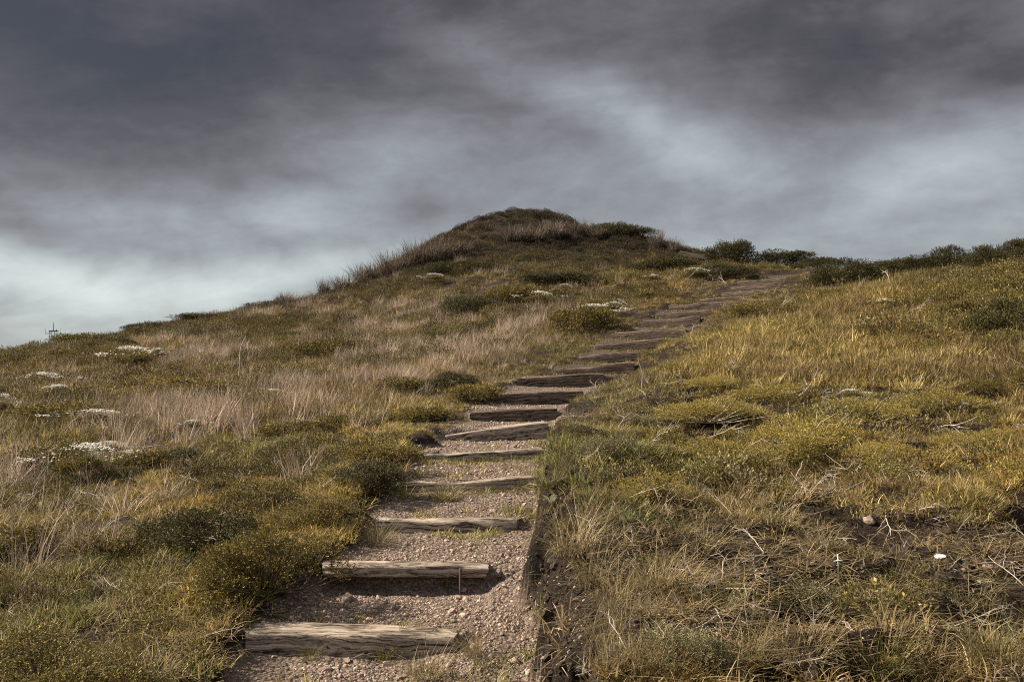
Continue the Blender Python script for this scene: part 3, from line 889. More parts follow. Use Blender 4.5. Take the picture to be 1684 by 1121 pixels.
    tt = np.array([0.66, 0.62, 0.52]) * rng.uniform(0.6, 1.15, (len(P), 1)) * (1 + 0.5 * yz[sel])[:, None] * (1 - 0.45 * sstep(r[sel], 36, 46))[:, None]  # last factor darkens the far straw as if under cloud shade
    scatter('hill_straw', SRC_STRAWF, P, ptsrot(len(P), 0.2), sc3(rng.uniform(0.5, 1.2, len(P)) * lowpath(s, t, half)[sel]), tt, 'pale dry grass scattered over the far hillside')
    # ---- tall grey dry grass on the left slope
    x, y, r = cand(52000, 7, 56)
    z, px, py, (s, t, k, f, half, pw) = surv(x, y)
    gz_ = ell(px, py, GREYZ)
    nz = fbm(x * 0.9, y * 0.9, 65, 4)
    left = sstep(t, -0.6, -1.6)
    prob = (gz_ * 0.6 * sstep(nz, 0.36, 0.56) + 0.10 * sstep(nz, 0.5, 0.6) * left * (r < 40)) * (1 - pw) ** 4
    prob *= sstep(r, 8.0, 19.0) * 0.9 + 0.06
    sel = rng.uniform(0, 1, len(x)) < prob
    P = np.stack([x, y, z], -1)[sel]
    tt = np.array([1.5, 1.40, 1.28]) * rng.uniform(0.35, 1.25, (len(P), 1))
    tt = tt * (0.45 + 0.55 * sstep(r[sel], 47, 34))[:, None]  # darker tint towards the mound stands in for cloud shade
    rot = ptsrot(len(P), 0.18)
    scatter('grey_dry_grass', SRC_GREY, P, rot, sc3(rng.uniform(0.45, 1.1, len(P)) * lowpath(s, t, half)[sel]), tt, 'tall grey dry grass in drifts over the hillside below the crest')
    # ---- leafy ground cover near and far
    x, y, r = cand(36000, 3.2, 20)
    z, px, py, (s, t, k, f, half, pw) = surv(x, y)
    bank = bankstrip(s, t, half)
    bare, mz, yz = ell(px, py, BAREZ), ell(px, py, MATZ), ell(px, py, YELZ)
    nz = fbm(x * 1.1, y * 1.1, 66, 4)
    prob = (mz * 0.62 * sstep(nz, 0.34, 0.54) + 0.22 * sstep(nz, 0.52, 0.66) * (1 - bare) * (1 - 0.85 * sstep(px, 860, 930) * sstep(py, 790, 860))) * (1 - pw) ** 4 * (1 - 0.9 * bank)
    infr = sstep(f, 0.82, 0.92) * (f < 0.975) * (pw > 0.5) * (s > 3.3) * (np.abs(t) < half) * sstep(vnoise(t * 3 + s * 9, s * 0, 3), 0.4, 0.6)
    prob *= sstep(r, 20, 16.5)
    prob = np.maximum(prob, infr * 0.7 * sstep(s, 6.5, 5.5))
    sel = rng.uniform(0, 1, len(x)) < prob
    P = np.stack([x, y, z - 0.01], -1)[sel]
    right = ((px[sel] > 1000) & (py[sel] < 800))[:, None]
    tt = np.where(right, np.array([[1.5, 1.56, 1.4]]), np.array([[0.95, 1.0, 1.0]])) * rng.uniform(0.7, 1.25, (len(P), 1))
    tt = species(tt)
    ss = np.clip(rng.lognormal(-0.35, 0.38, len(P)), 0.35, 1.5) * np.where(infr[sel] > 0.1, 0.45, 1) * lowpath(s, t, half)[sel]
    scatter('leafy_ground_cover', SRC_MAT, P, ptsrot(len(P), 0.2), sc3(ss), tt, 'low olive leaf mat creeping between the shrubs near the stairs')
    x, y, r = cand(78000, 16, 57)
    z, px, py, (s, t, k, f, half, pw) = surv(x, y)
    bare, mz, yz, gz_ = ell(px, py, BAREZ), ell(px, py, MATZ), ell(px, py, YELZ), ell(px, py, GREYZ)
    nz = fbm(x * 0.45, y * 0.45, 67, 4)
    prob = (mz * 0.6 * sstep(nz, 0.32, 0.54) + 0.30 * sstep(nz, 0.46, 0.62) * (1 - bare) * (1 - 0.7 * gz_) * (1 - 0.5 * yz) + 0.8 * sstep(r, 38, 45) * (1 - 0.5 * gz_)) * 0.85 * (1 - pw) ** 4 * sstep(r, 16, 20)
    sel = rng.uniform(0, 1, len(x)) < prob
    P = np.stack([x, y, z - 0.03], -1)[sel]
    tt = np.where((px[sel] > 1050)[:, None] & (r[sel] < 26)[:, None], np.array([[1.42, 1.44, 1.35]]), np.array([[1.0, 1.0, 1.0]]))
    crest = sstep(r[sel], 36, 47)[:, None]
    tt = tt + (np.array([[0.33, 0.30, 0.38]]) - tt) * crest  # cloud shadow over the mound painted into the leaf colour
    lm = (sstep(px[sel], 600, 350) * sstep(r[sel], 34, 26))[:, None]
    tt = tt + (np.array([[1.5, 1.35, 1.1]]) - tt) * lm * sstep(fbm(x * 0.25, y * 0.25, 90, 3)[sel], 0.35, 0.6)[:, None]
    tt = species(tt * rng.uniform(0.65, 1.2, (len(P), 1)))
    scatter('hill_ground_cover', SRC_MATF, P, ptsrot(len(P), 0.2), sc3(np.clip(rng.lognormal(-0.45, 0.38, len(P)), 0.3, 1.4) * (1 - 0.25 * crest[:, 0]) * lowpath(s, t, half)[sel]), tt, 'low dark green ground cover spreading over the hill, its crest tinted darker for cloud shade')
    # ---- gravel on the path
    x, y, r = cand(230000, 3.4, 15, 22)
    z, px, py, (s, t, k, f, half, pw) = surv(x, y)
    nz = fbm(x * 2.2, y * 2.2, 68, 3)
    ontimber = (f > 0.965) | ((f * np.linalg.norm(np.diff(CL[:, :2], axis=0), axis=1)[k] < 0.2) & (k > 0))
    prob = pw * (0.25 + 0.75 * sstep(nz, 0.3, 0.6)) * np.where(ontimber & (np.abs(t) < half), 0.03, 1) + 0.10 * ell(px, py, BAREZ) * (1 - pw) * (r < 9)
    sel = (rng.uniform(0, 1, len(x)) < prob * 0.60)
    sz = np.exp(rng.normal(math.log(0.0040), 0.58, sel.sum())) * (0.8 + 0.06 * r[sel])
    P = np.stack([x[sel], y[sel], z[sel] + sz * 0.15], -1)
    tt = np.ones((len(P), 3))
    scatter('gravel', SRC_PEB, P, ptsrot(len(P), 0.5), sc3(np.clip(sz, 0.0025, 0.030)), tt, 'loose brown gravel covering the treads and the worn path')
    x, y, r = cand(60000, 3.2, 16)
    z, px, py, (s, t, k, f, half, pw) = surv(x, y)
    prob = np.maximum(bankstrip(s, t, half) * 0.9, np.maximum(ell(px, py, BAREZ) * 0.5, 0.35 * sstep(px, 870, 960) * sstep(py, 780, 860)) * sstep(fbm(x * 2, y * 2, 69, 3), 0.35, 0.6)) * (1 - pw)
    sel = rng.uniform(0, 1, len(x)) < prob
    sz = np.exp(rng.normal(math.log(0.011), 0.65, sel.sum())) * (0.8 + 0.05 * r[sel])
    P = np.stack([x[sel], y[sel], z[sel]], -1)
    scatter('soil_clods', SRC_CLOD, P, ptsrot(len(P), 0.6), sc3(np.clip(sz, 0.004, 0.05)), np.ones((len(P), 3)), 'dark crumbled soil on the cut bank and the bare patches')
    # ---- straw litter and dead twigs on bare ground
    x, y, r = cand(30000, 3.0, 16)
    z, px, py, (s, t, k, f, half, pw) = surv(x, y)
    prob = (0.35 + 0.65 * ell(px, py, BAREZ)) * (1 - 0.93 * pw) * 0.55 * (1 - 0.85 * bankstrip(s, t, half))
    sel = rng.uniform(0, 1, len(x)) < prob
    P = np.stack([x, y, z + 0.004], -1)[sel]
    scatter('grass_litter', SRC_LIT, P, ptsrot(len(P), 0.12), sc3(rng.uniform(0.7, 1.6, len(P))), np.array([0.8, 0.78, 0.74]) * rng.uniform(0.5, 1.1, (len(P), 1)), 'dead straw lying loose on the bare brown soil')
    x, y, r = cand(5200, 3.6, 34)
    z, px, py, (s, t, k, f, half, pw) = surv(x, y)
    prob = (0.12 + 0.3 * ell(px, py, MATZ) + 0.25 * ell(px, py, GREYZ) + 0.3 * ell(px, py, BAREZ)) * (1 - pw) ** 4
    sel = rng.uniform(0, 1, len(x)) < prob
    P = np.stack([x, y, z + 0.02], -1)[sel]
    scatter('dead_twig_litter', SRC_TWIG, P, ptsrot(len(P), 0.35), sc3(rng.uniform(0.25, 0.7, len(P)) * (0.6 + r[sel] / 16)), np.ones((len(P), 3)), 'thin bleached twigs tangled among the low plants')
run_scatter()

# ------------------------------------------------------------------ timber steps
ORD = ['first', 'second', 'third', 'fourth', 'fifth', 'sixth', 'seventh', 'eighth', 'ninth', 'tenth', 'eleventh', 'twelfth', 'thirteenth', 'fourteenth',
       'fifteenth', 'sixteenth', 'seventeenth', 'eighteenth', 'nineteenth', 'twentieth']
STEP_LABEL = ['grey weathered timber step nearest the foot of the path, with wavy grain on its front',
              'timber step with an iron stake in front, half under the big olive shrub',
              'pale timber step with a straw tussock at its end, third up the path',
              'pale worn timber step with a spread grass tuft at its front, fourth up the path',
              'timber step almost sunk in gravel with grass below, fifth up the path',
              'broad pale crooked timber step, sixth up the path', 'narrow brown timber step, seventh up the path',
              'brown timber step half hidden by green plants, eighth up the path']

def timber_mesh(L, dep, ht, seed, bulge=0.0):
    nx, ny, nz_ = max(14, int(L / 0.05)), 5, 4
    r = np.random.default_rng(seed)
    # ring of the cross-section, rounded corners
    prof = []
    c = 0.018
    for (ax, az_, b0) in ((-1, -1, math.pi), (1, -1, -math.pi / 2), (1, 1, 0), (-1, 1, math.pi / 2)):
        for q_ in range(3):
            a_ = b0 + q_ * math.pi / 4
            prof.append((ax * (dep / 2 - c) + c * math.cos(a_), az_ * (ht / 2 - c) + c * math.sin(a_)))
    # denser profile
    pr = []
    for a_, b_ in zip(prof, prof[1:] + prof[:1]):
        d_ = math.hypot(b_[0] - a_[0], b_[1] - a_[1])
        m_ = 1 if d_ < 0.03 else 4
        for q_ in range(m_):
            pr.append((a_[0] + (b_[0] - a_[0]) * q_ / m_, a_[1] + (b_[1] - a_[1]) * q_ / m_))
    pr = np.array(pr)
    m_ = len(pr)
    xs = np.linspace(-L / 2, L / 2, nx)
    V = np.zeros((nx, m_, 3))
    V[:, :, 0] = xs[:, None]
    V[:, :, 1] = pr[None, :, 0]
    V[:, :, 2] = pr[None, :, 1]
    o = seed * 3.7
    ang = np.arctan2(pr[:, 1], pr[:, 0])
    n1_ = fbm(xs[:, None] * 2.2 + o, ang[None] * 1.4 + o + 0 * xs[:, None], seed, 3) - 0.5
    n2_ = fbm(xs[:, None] * 5 + o, ang[None] * 7 + o + 0 * xs[:, None], seed + 5, 3) - 0.5
    k = 1 + 0.26 * n1_ + 0.16 * n2_
    V[:, :, 1] *= k
    V[:, :, 2] *= k
    bend = (vnoise(xs * 1.3 + o, xs * 0 + 1, seed) - 0.5) * 0.05
    V[:, :, 2] += bend[:, None]
    if bulge:
        bz = np.exp(-((xs - 0.02) / 0.16) ** 2)
        low = V[:, :, 2] < -ht * 0.1
        V[:, :, 2] -= np.where(low, bulge * bz[:, None], 0)
        V[:, :, 1] -= np.where(V[:, :, 1] < 0, bulge * 0.5 * bz[:, None], 0)
    # worn, slanted ends
    for e_, sg in ((0, -1), (nx - 1, 1)):
        V[e_, :, 0] += sg * (0.03 * (pr[:, 0] / dep) * r.uniform(-1, 1) + 0.03 * (pr[:, 1] / ht) * r.uniform(-1, 1) + 0.015 * (vnoise(ang * 3, ang * 0 + seed, 3) - 0.5))
        V[e_, :, 1:] *= 0.95
    g = Geo()
    i_ = np.arange(nx - 1)[:, None] * m_
    j_ = np.arange(m_)[None]
    qd = np.stack([i_ + j_, i_ + m_ + j_, i_ + m_ + (j_ + 1) % m_, i_ + (j_ + 1) % m_], -1).reshape(-1, 4)
    g.add(V.reshape(-1, 3), qd)
    for e_, fl in ((0, False), (nx - 1, True)):
        cc = V[e_].mean(0, keepdims=True)
        vv = np.vstack([V[e_], cc])
        tri = np.stack([np.arange(m_), (np.arange(m_) + 1) % m_, np.full(m_, m_)], -1)
        g.add(vv, tri[:, ::-1] if fl else tri)
    me = g.mesh('timber', True)
    return me

for k in range(20):
    a, b = SL[k], SR[k]
    v = b - a
    L = float(np.linalg.norm(v))
    dep, ht = (0.22, 0.17) if k == 0 else (0.20, 0.075) if k == 1 else (0.19, 0.19) if k < 8 else (0.16, HDROP[k + 1] + 0.05)
    if k == 5: dep = 0.30
    rz = math.atan2(v[1], v[0])
    ry = -math.asin(np.clip(v[2] / L, -1, 1))
    Mx = Matrix.Rotation(rz, 4, 'Z') @ Matrix.Rotation(ry, 4, 'Y')
    off = Mx @ Vector((0, dep / 2, -ht / 2 + 0.004))
    mid = Vector((a + b) / 2) + off
    o = link('timber_step', timber_mesh(L, dep, ht, 40 + k, 0.035 if k == 0 else 0.0), M_WOOD if k < 6 else M_WOODD)
    o.matrix_world = Matrix.Translation(mid) @ Mx
    lab = STEP_LABEL[k] if k < 8 else 'dark brown timber step, %s up the path' % ORD[k]
    if k == 19: lab = 'dark brown timber step at the top of the visible stairs'
    tag(o, lab, 'step', 'timber steps climbing the path')
    if k == 1:
        g = Geo()
        tube(g, [(0.36, -dep / 2 - 0.018, -0.22), (0.362, -dep / 2 - 0.016, -0.08), (0.362, -dep / 2 - 0.014, 0.045)], [0.008, 0.008, 0.0082], 8)
        tube(g, [(0.362, -dep / 2 - 0.014, 0.045), (0.362, -dep / 2 - 0.014, 0.050)], [0.0095, 0.004], 8)
        link('stake', g.mesh('stake', True), M_METAL, o)

# low boards edging the path where it turns behind the crest
for k, (pa_, pb_, lab) in enumerate([((1118, 413, 41.5), (1164, 420, 40.5), 'dark wooden edging board on the skyline beside the round bush'),
                                     ((1290, 460, 32.6), (1332, 457, 32.2), 'brown edging board on the path past the topmost step')]):
    a, b = unproj(*pa_), unproj(*pb_)
    v = b - a
    L = float(np.linalg.norm(v))
    o = link('edging_board', timber_mesh(L, 0.10, 0.20, 80 + k), M_WOODB)
    o.matrix_world = Matrix.Translation(Vector((a + b) / 2) + Vector((0, 0.06, -0.08))) @ Matrix.Rotation(math.atan2(v[1], v[0]), 4, 'Z') @ Matrix.Rotation(-math.asin(v[2] / L), 4, 'Y')
    tag(o, lab, 'board')

# ------------------------------------------------------------------ shrubs
def shrub_meshes(seed, nspr, leaf, nleaf, flat=0.55, nclump=26, loose=0.0, sprig=2.6):
    """foliage and stems of a shrub one unit wide"""
    r = np.random.default_rng(seed)
    a = r.uniform(0, 2 * math.pi, nclump)
    u = np.sqrt(r.uniform(0, 1, nclump))
    rad = 0.46 * u * (1 + 0.22 * np.sin(3 * a + r.uniform(0, 6)) * u)
    H = flat * r.uniform(0.62, 1.0)
    cz = flat * (0.06 + 0.72 * np.sqrt(np.maximum(1 - u * u, 0))) * r.uniform(0.55, 1.1, nclump)
    cc = np.stack([rad * np.cos(a), rad * np.sin(a), cz], -1)
    cr = r.uniform(0.05, 0.17, nclump)
    w_ = cr ** 2 / (cr ** 2).sum()
    ci = r.choice(nclump, nspr, p=w_)
    dirs = norm(r.normal(size=(nspr, 3)) + np.array([0, 0, 0.35]))
    rr = cr[ci] * r.uniform(0.30, 1.15 + loose, nspr) ** 0.6
    P = cc[ci] + dirs * rr[:, None] * np.array([1, 1, 0.75])
    P[:, 2] = np.maximum(P[:, 2], 0.005 + 0.03 * r.uniform(0, 1, nspr))
    A = norm(dirs * 0.8 + np.array([0, 0, 0.45]) + r.normal(0, 0.3, (nspr, 3)))
    g = Geo()
    sprigs(g, P, A, leaf, leaf * 0.52, nleaf, leaf * sprig, r)
    fol = g.mesh('foliage')
    g = Geo()
    for c_ in cc:
        st = np.array([r.normal(0, 0.03), r.normal(0, 0.03), -0.03])
        m1 = st * 0.5 + c_ * 0.5 + r.normal(0, 0.03, 3) + np.array([0, 0, -0.04])
        tube(g, [st, m1, c_, c_ + (c_ - m1) * 0.35], [0.012, 0.008, 0.005, 0.002], 5)
    for _ in range(7):
        i_ = r.integers(0, nclump)
        d = norm(cc[i_] * np.array([1, 1, 1.2]) + r.normal(0, 0.15, 3))
        p_ = cc[i_] * 0.7
        tube(g, [p_, p_ + d * 0.18 + r.normal(0, 0.02, 3), p_ + d * 0.34 + r.normal(0, 0.04, 3)], [0.006, 0.004, 0.0015], 4)
    return fol, g.mesh('stem')

def kind(m, protos):
    for fol, st in protos:
        fol.materials.append(m)
        st.materials.append(M_TWIG if m in (M_YELLOW, M_GREYSH) else M_STEM)
    return protos
K = {'olive': kind(M_SHRUB, [shrub_meshes(500 + k, 3000, 0.019, 7, 0.55, 30) for k in range(3)]),
     'olivefar': kind(M_SHRUB, [shrub_meshes(510 + k, 1300, 0.034, 6, 0.42, 24) for k in range(3)]),
     'yellow': kind(M_YELLOW, [shrub_meshes(520 + k, 2300, 0.018, 7, 0.42, 30, 0.35) for k in range(3)]),
     'dark': kind(M_DARKSH, [shrub_meshes(530 + k, 2200, 0.026, 6, 0.55, 28, 0.15) for k in range(3)]),
     'grey': kind(M_GREYSH, [shrub_meshes(540 + k, 1500, 0.026, 6, 0.5, 22, 0.3) for k in range(2)])}
KD = {'olive': 'olive', 'olivefar': 'olive', 'yellow': 'yellow', 'dark': 'dark green', 'grey': 'grey green'}

SHRUBS = [
    (245, 545, 80, 14, 'dark', 'low dark shrub on the sloping skyline near the far mast'),
    (330, 528, 100, 13, 'dark', 'long low dark shrub midway along the sloping skyline'),
    (150, 566, 90, 18, 'olivefar', 'flat olive shrub on the sloping skyline right by the far mast'),
    (440, 508, 80, 13, 'dark', 'dark shrub on the sloping skyline below the lone plume'),
    (1005, 388, 84, 22, 'dark', 'low dark shrub along the ridge beside the mound top'),
    (1050, 392, 70, 16, 'dark', 'low dark shrub at the outer end of the mound ridge'),
  # px, py of the foot, width and height in photo pixels, kind, label
    (448, 966, 215, 150, 'olive', 'large rounded olive shrub with yellow leaf tips beside the second timber step'),
    (345, 905, 190, 110, 'dark', 'dark feathery shrub behind the large yellow tipped one by the second step'),
    (528, 858, 140, 66, 'olive', 'low olive shrub spreading to the end of the third timber step'),
    (85, 1150, 270, 170, 'olive', 'olive shrub with ochre leaf tips at the near corner left of the first step'),
    (215, 1085, 110, 60, 'olive', 'small olive shrub beside the ochre tipped corner shrub'),
    (30, 905, 160, 70, 'olivefar', 'dark olive shrub by the long grass clump on the lower slope edge'),
    (185, 905, 150, 55, 'olivefar', 'flat olive shrub below the largest white flower clump'),
    (600, 800, 130, 70, 'dark', 'dark shrub at the end of the fourth timber step'),
    (640, 756, 100, 36, 'olivefar', 'low olive shrub at the end of the fifth timber step'),
    (430, 830, 150, 66, 'olive', 'upright olive shrub in long grass above the dark feathery one'),
    (250, 770, 130, 40, 'olivefar', 'olive shrub between white flowers and grey grass low on the slope'),
    (70, 775, 170, 60, 'olivefar', 'broad olive shrub under the pair of white flower drifts'),
    (150, 690, 170, 40, 'olivefar', 'flat ochre olive shrub just below the upper white flower drift'),
    (320, 655, 170, 42, 'olivefar', 'ochre olive shrub patch above the pale dead grass drift'),
    (430, 672, 120, 40, 'olivefar', 'olive shrub next to the tall single dry stalk'),
    (545, 590, 120, 32, 'olivefar', 'dark olive shrub in grey dry grass midway up the slope'),
    (500, 715, 120, 34, 'olivefar', 'low olive shrub under the palest grey grass drift'),
    (300, 760, 100, 32, 'dark', 'small dark shrub by the tangled bleached branches'),
    (580, 705, 100, 34, 'olivefar', 'small olive shrub between grey grass and the fifth step'),
    (655, 645, 90, 34, 'olivefar', 'small olive shrub in the grey grass across from the eighth step'),
    (735, 640, 100, 38, 'dark', 'dark shrub across from the ninth step'),
    (700, 690, 110, 30, 'olivefar', 'olive shrub beside the sixth timber step'),
    (780, 655, 90, 32, 'olivefar', 'olive shrub beside the seventh timber step'),
    (950, 546, 90, 42, 'olivefar', 'olive shrub carrying white flowers beside the thirteenth step'),
    (850, 500, 130, 30, 'olivefar', 'wide olive shrub patch below the mound'),
    (770, 515, 100, 28, 'dark', 'dark shrub patch in grey grass below the mound'),
    (910, 470, 150, 22, 'dark', 'flat dark shrub band across the foot of the mound'),
    (760, 450, 130, 20, 'dark', 'flat dark shrub on the shoulder of the mound'),
    (1205, 436, 92, 38, 'dark', 'large round dark bush on the skyline above the top of the stairs'),
    (1290, 440, 110, 28, 'dark', 'long low dark bush on the skyline right behind the round one'),
    (1180, 460, 110, 24, 'dark', 'dark green shrub just above the topmost timber steps'),
    (1100, 446, 120, 20, 'dark', 'low dark green shrub between the mound and the topmost steps'),
    (1350, 442, 80, 18, 'dark', 'small dark bush in the dip of the skyline'),
    (1385, 476, 115, 48, 'dark', 'dark leafy bush at the end of the topmost path beside the grass'),
    (1255, 526, 120, 26, 'olivefar', 'low olive shrub on the bank beside the sixteenth step'),
    (1470, 452, 100, 24, 'dark', 'low dark bush on the skyline with a bare twig above it'),
    (1515, 448, 80, 26, 'dark', 'leafy dark bush second in the skyline row over the grass'),
    (1572, 446, 90, 40, 'dark', 'taller dark bush in the middle of the skyline row over the grass'),
    (1632, 442, 80, 38, 'dark', 'dark bush next to the highest one in the skyline row'),
    (1690, 438, 80, 48, 'dark', 'highest dark bush at the end of the skyline row'),
    (1655, 545, 130, 70, 'dark', 'dark shrub low on the slope under the highest skyline bush'),
    (1590, 520, 100, 34, 'olivefar', 'olive shrub on the grass below the skyline row'),
    (1660, 655, 130, 60, 'olive', 'olive shrub by the dark hollow at the slope edge'),
    (1190, 775, 170, 90, 'yellow', 'bushy yellow shrub with bare twigs low on the bank above the mossy mound'),
    (1075, 820, 130, 70, 'yellow', 'yellow shrub at the bank edge beside the fourth step'),
    (1330, 745, 190, 100, 'yellow', 'largest yellow shrub in the bright patch on the bank'),
    (1160, 690, 150, 60, 'yellow', 'yellow shrub at the edge of the bare dark bank'),
    (1290, 665, 160, 56, 'yellow', 'yellow shrub at the brightest part of the bank'),
    (1410, 690, 140, 56, 'yellow', 'yellow shrub dotted with white flowers'),
    (1560, 680, 150, 60, 'yellow', 'yellow shrub on the far side of the small white flowers'),
    (1440, 765, 130, 60, 'yellow', 'yellow shrub in front of the dark hollow'),
    (1240, 810, 110, 46, 'yellow', 'low yellow shrub beside a slanting dry stick'),
    (1620, 745, 150, 66, 'yellow', 'yellow green shrub beside the grass at the slope edge'),
    (1180, 640, 90, 34, 'yellow', 'small yellow shrub above the bare dark bank'),
    (1480, 610, 120, 36, 'yellow', 'flat yellow shrub in the grass under the olive one'),
    (1000, 755, 110, 66, 'grey', 'grey green shrub on the bank beside the fifth step'),
    (1040, 705, 90, 44, 'grey', 'grey green shrub on the bare dark bank'),
    (990, 706, 56, 28, 'dark', 'dark shrub at the bank foot beside the sixth step'),
    (1130, 1085, 150, 90, 'grey', 'grey green shrub among long grass on the near bank'),
    (1330, 1000, 150, 70, 'grey', 'grey green shrub behind the small white cross of twigs'),
]
cnt = {}
for (px, py, wpx, hpx, kd, lab) in SHRUBS:
    p_ = hit(px, py)
    d = p_[1]
    protos = K[kd]
    i_ = cnt.get(kd, 0)
    cnt[kd] = i_ + 1
    fol, st = protos[i_ % len(protos)]
    wd = wpx / F * d
    hs = hpx / F * d
    t = bpy.data.objects.new('shrub', None)
    t.empty_display_size = 0.2
    COL.objects.link(t)
    t.location = p_ - np.array([0, 0, 0.02])
    zf = np.percentile(np.array([v.co[2] for v in fol.vertices][::17]), 98)
    hs = hs * (0.62 if kd in ('yellow', 'grey') else 0.62 if d < 9 else 0.75 if d < 20 else 1.0)
    t.scale = (wd * 1.08, wd * 0.98 if d < 20 else wd * 0.7, hs / zf)
    t.rotation_euler = (0, 0, rng.uniform(0, 6.28) if d < 20 else rng.choice([0.0, math.pi]) + rng.normal(0, 0.2))
    tag(t, lab, 'shrub', 'shrubs on the hillside')
    link('foliage', fol, None, t)
    link('stem', st, None, t)

# ------------------------------------------------------------------ tussocks: single clumps of long grass
def tussock_mesh(seed, nb, rad, ln, wid, lean, droop):
    return tuft(seed, nb, rad, ln, wid, lean, droop, 4)
TM = {}
def notint(m):
    c = m.copy()
    return c
def leaf_plain(name, stops, transl=0.3):
    return leafy(name, stops, None, transl, None, 0.2)
M_TUS = leaf_plain('tussock_straw', [(0, (0.13, 0.105, 0.045)), (0.45, (0.23, 0.18, 0.09)), (1, (0.40, 0.32, 0.21))])
M_TUSG = leaf_plain('tussock_green', [(0, (0.07, 0.075, 0.02)), (0.6, (0.14, 0.13, 0.04)), (1, (0.30, 0.24, 0.11))])
M_TUSB = leaf_plain('tussock_brown_grey', [(0, (0.06, 0.046, 0.034)), (0.5, (0.12, 0.094, 0.074)), (1, (0.24, 0.195, 0.16))])
for nm, m in (('straw', M_TUS), ('green', M_TUSG)):
    TM[nm] = [tussock_mesh(600 + k, 210, 0.13, 0.42, 0.0045, 0.6, 1.2) for k in range(3)]
    for q_ in TM[nm]: q_.materials.append(m)
TM['plume'] = [tussock_mesh(620 + k, 420, 0.30, 0.85, 0.016, 0.30, 0.6) for k in range(3)]
for q_ in TM['plume']: q_.materials.append(M_TUSB)
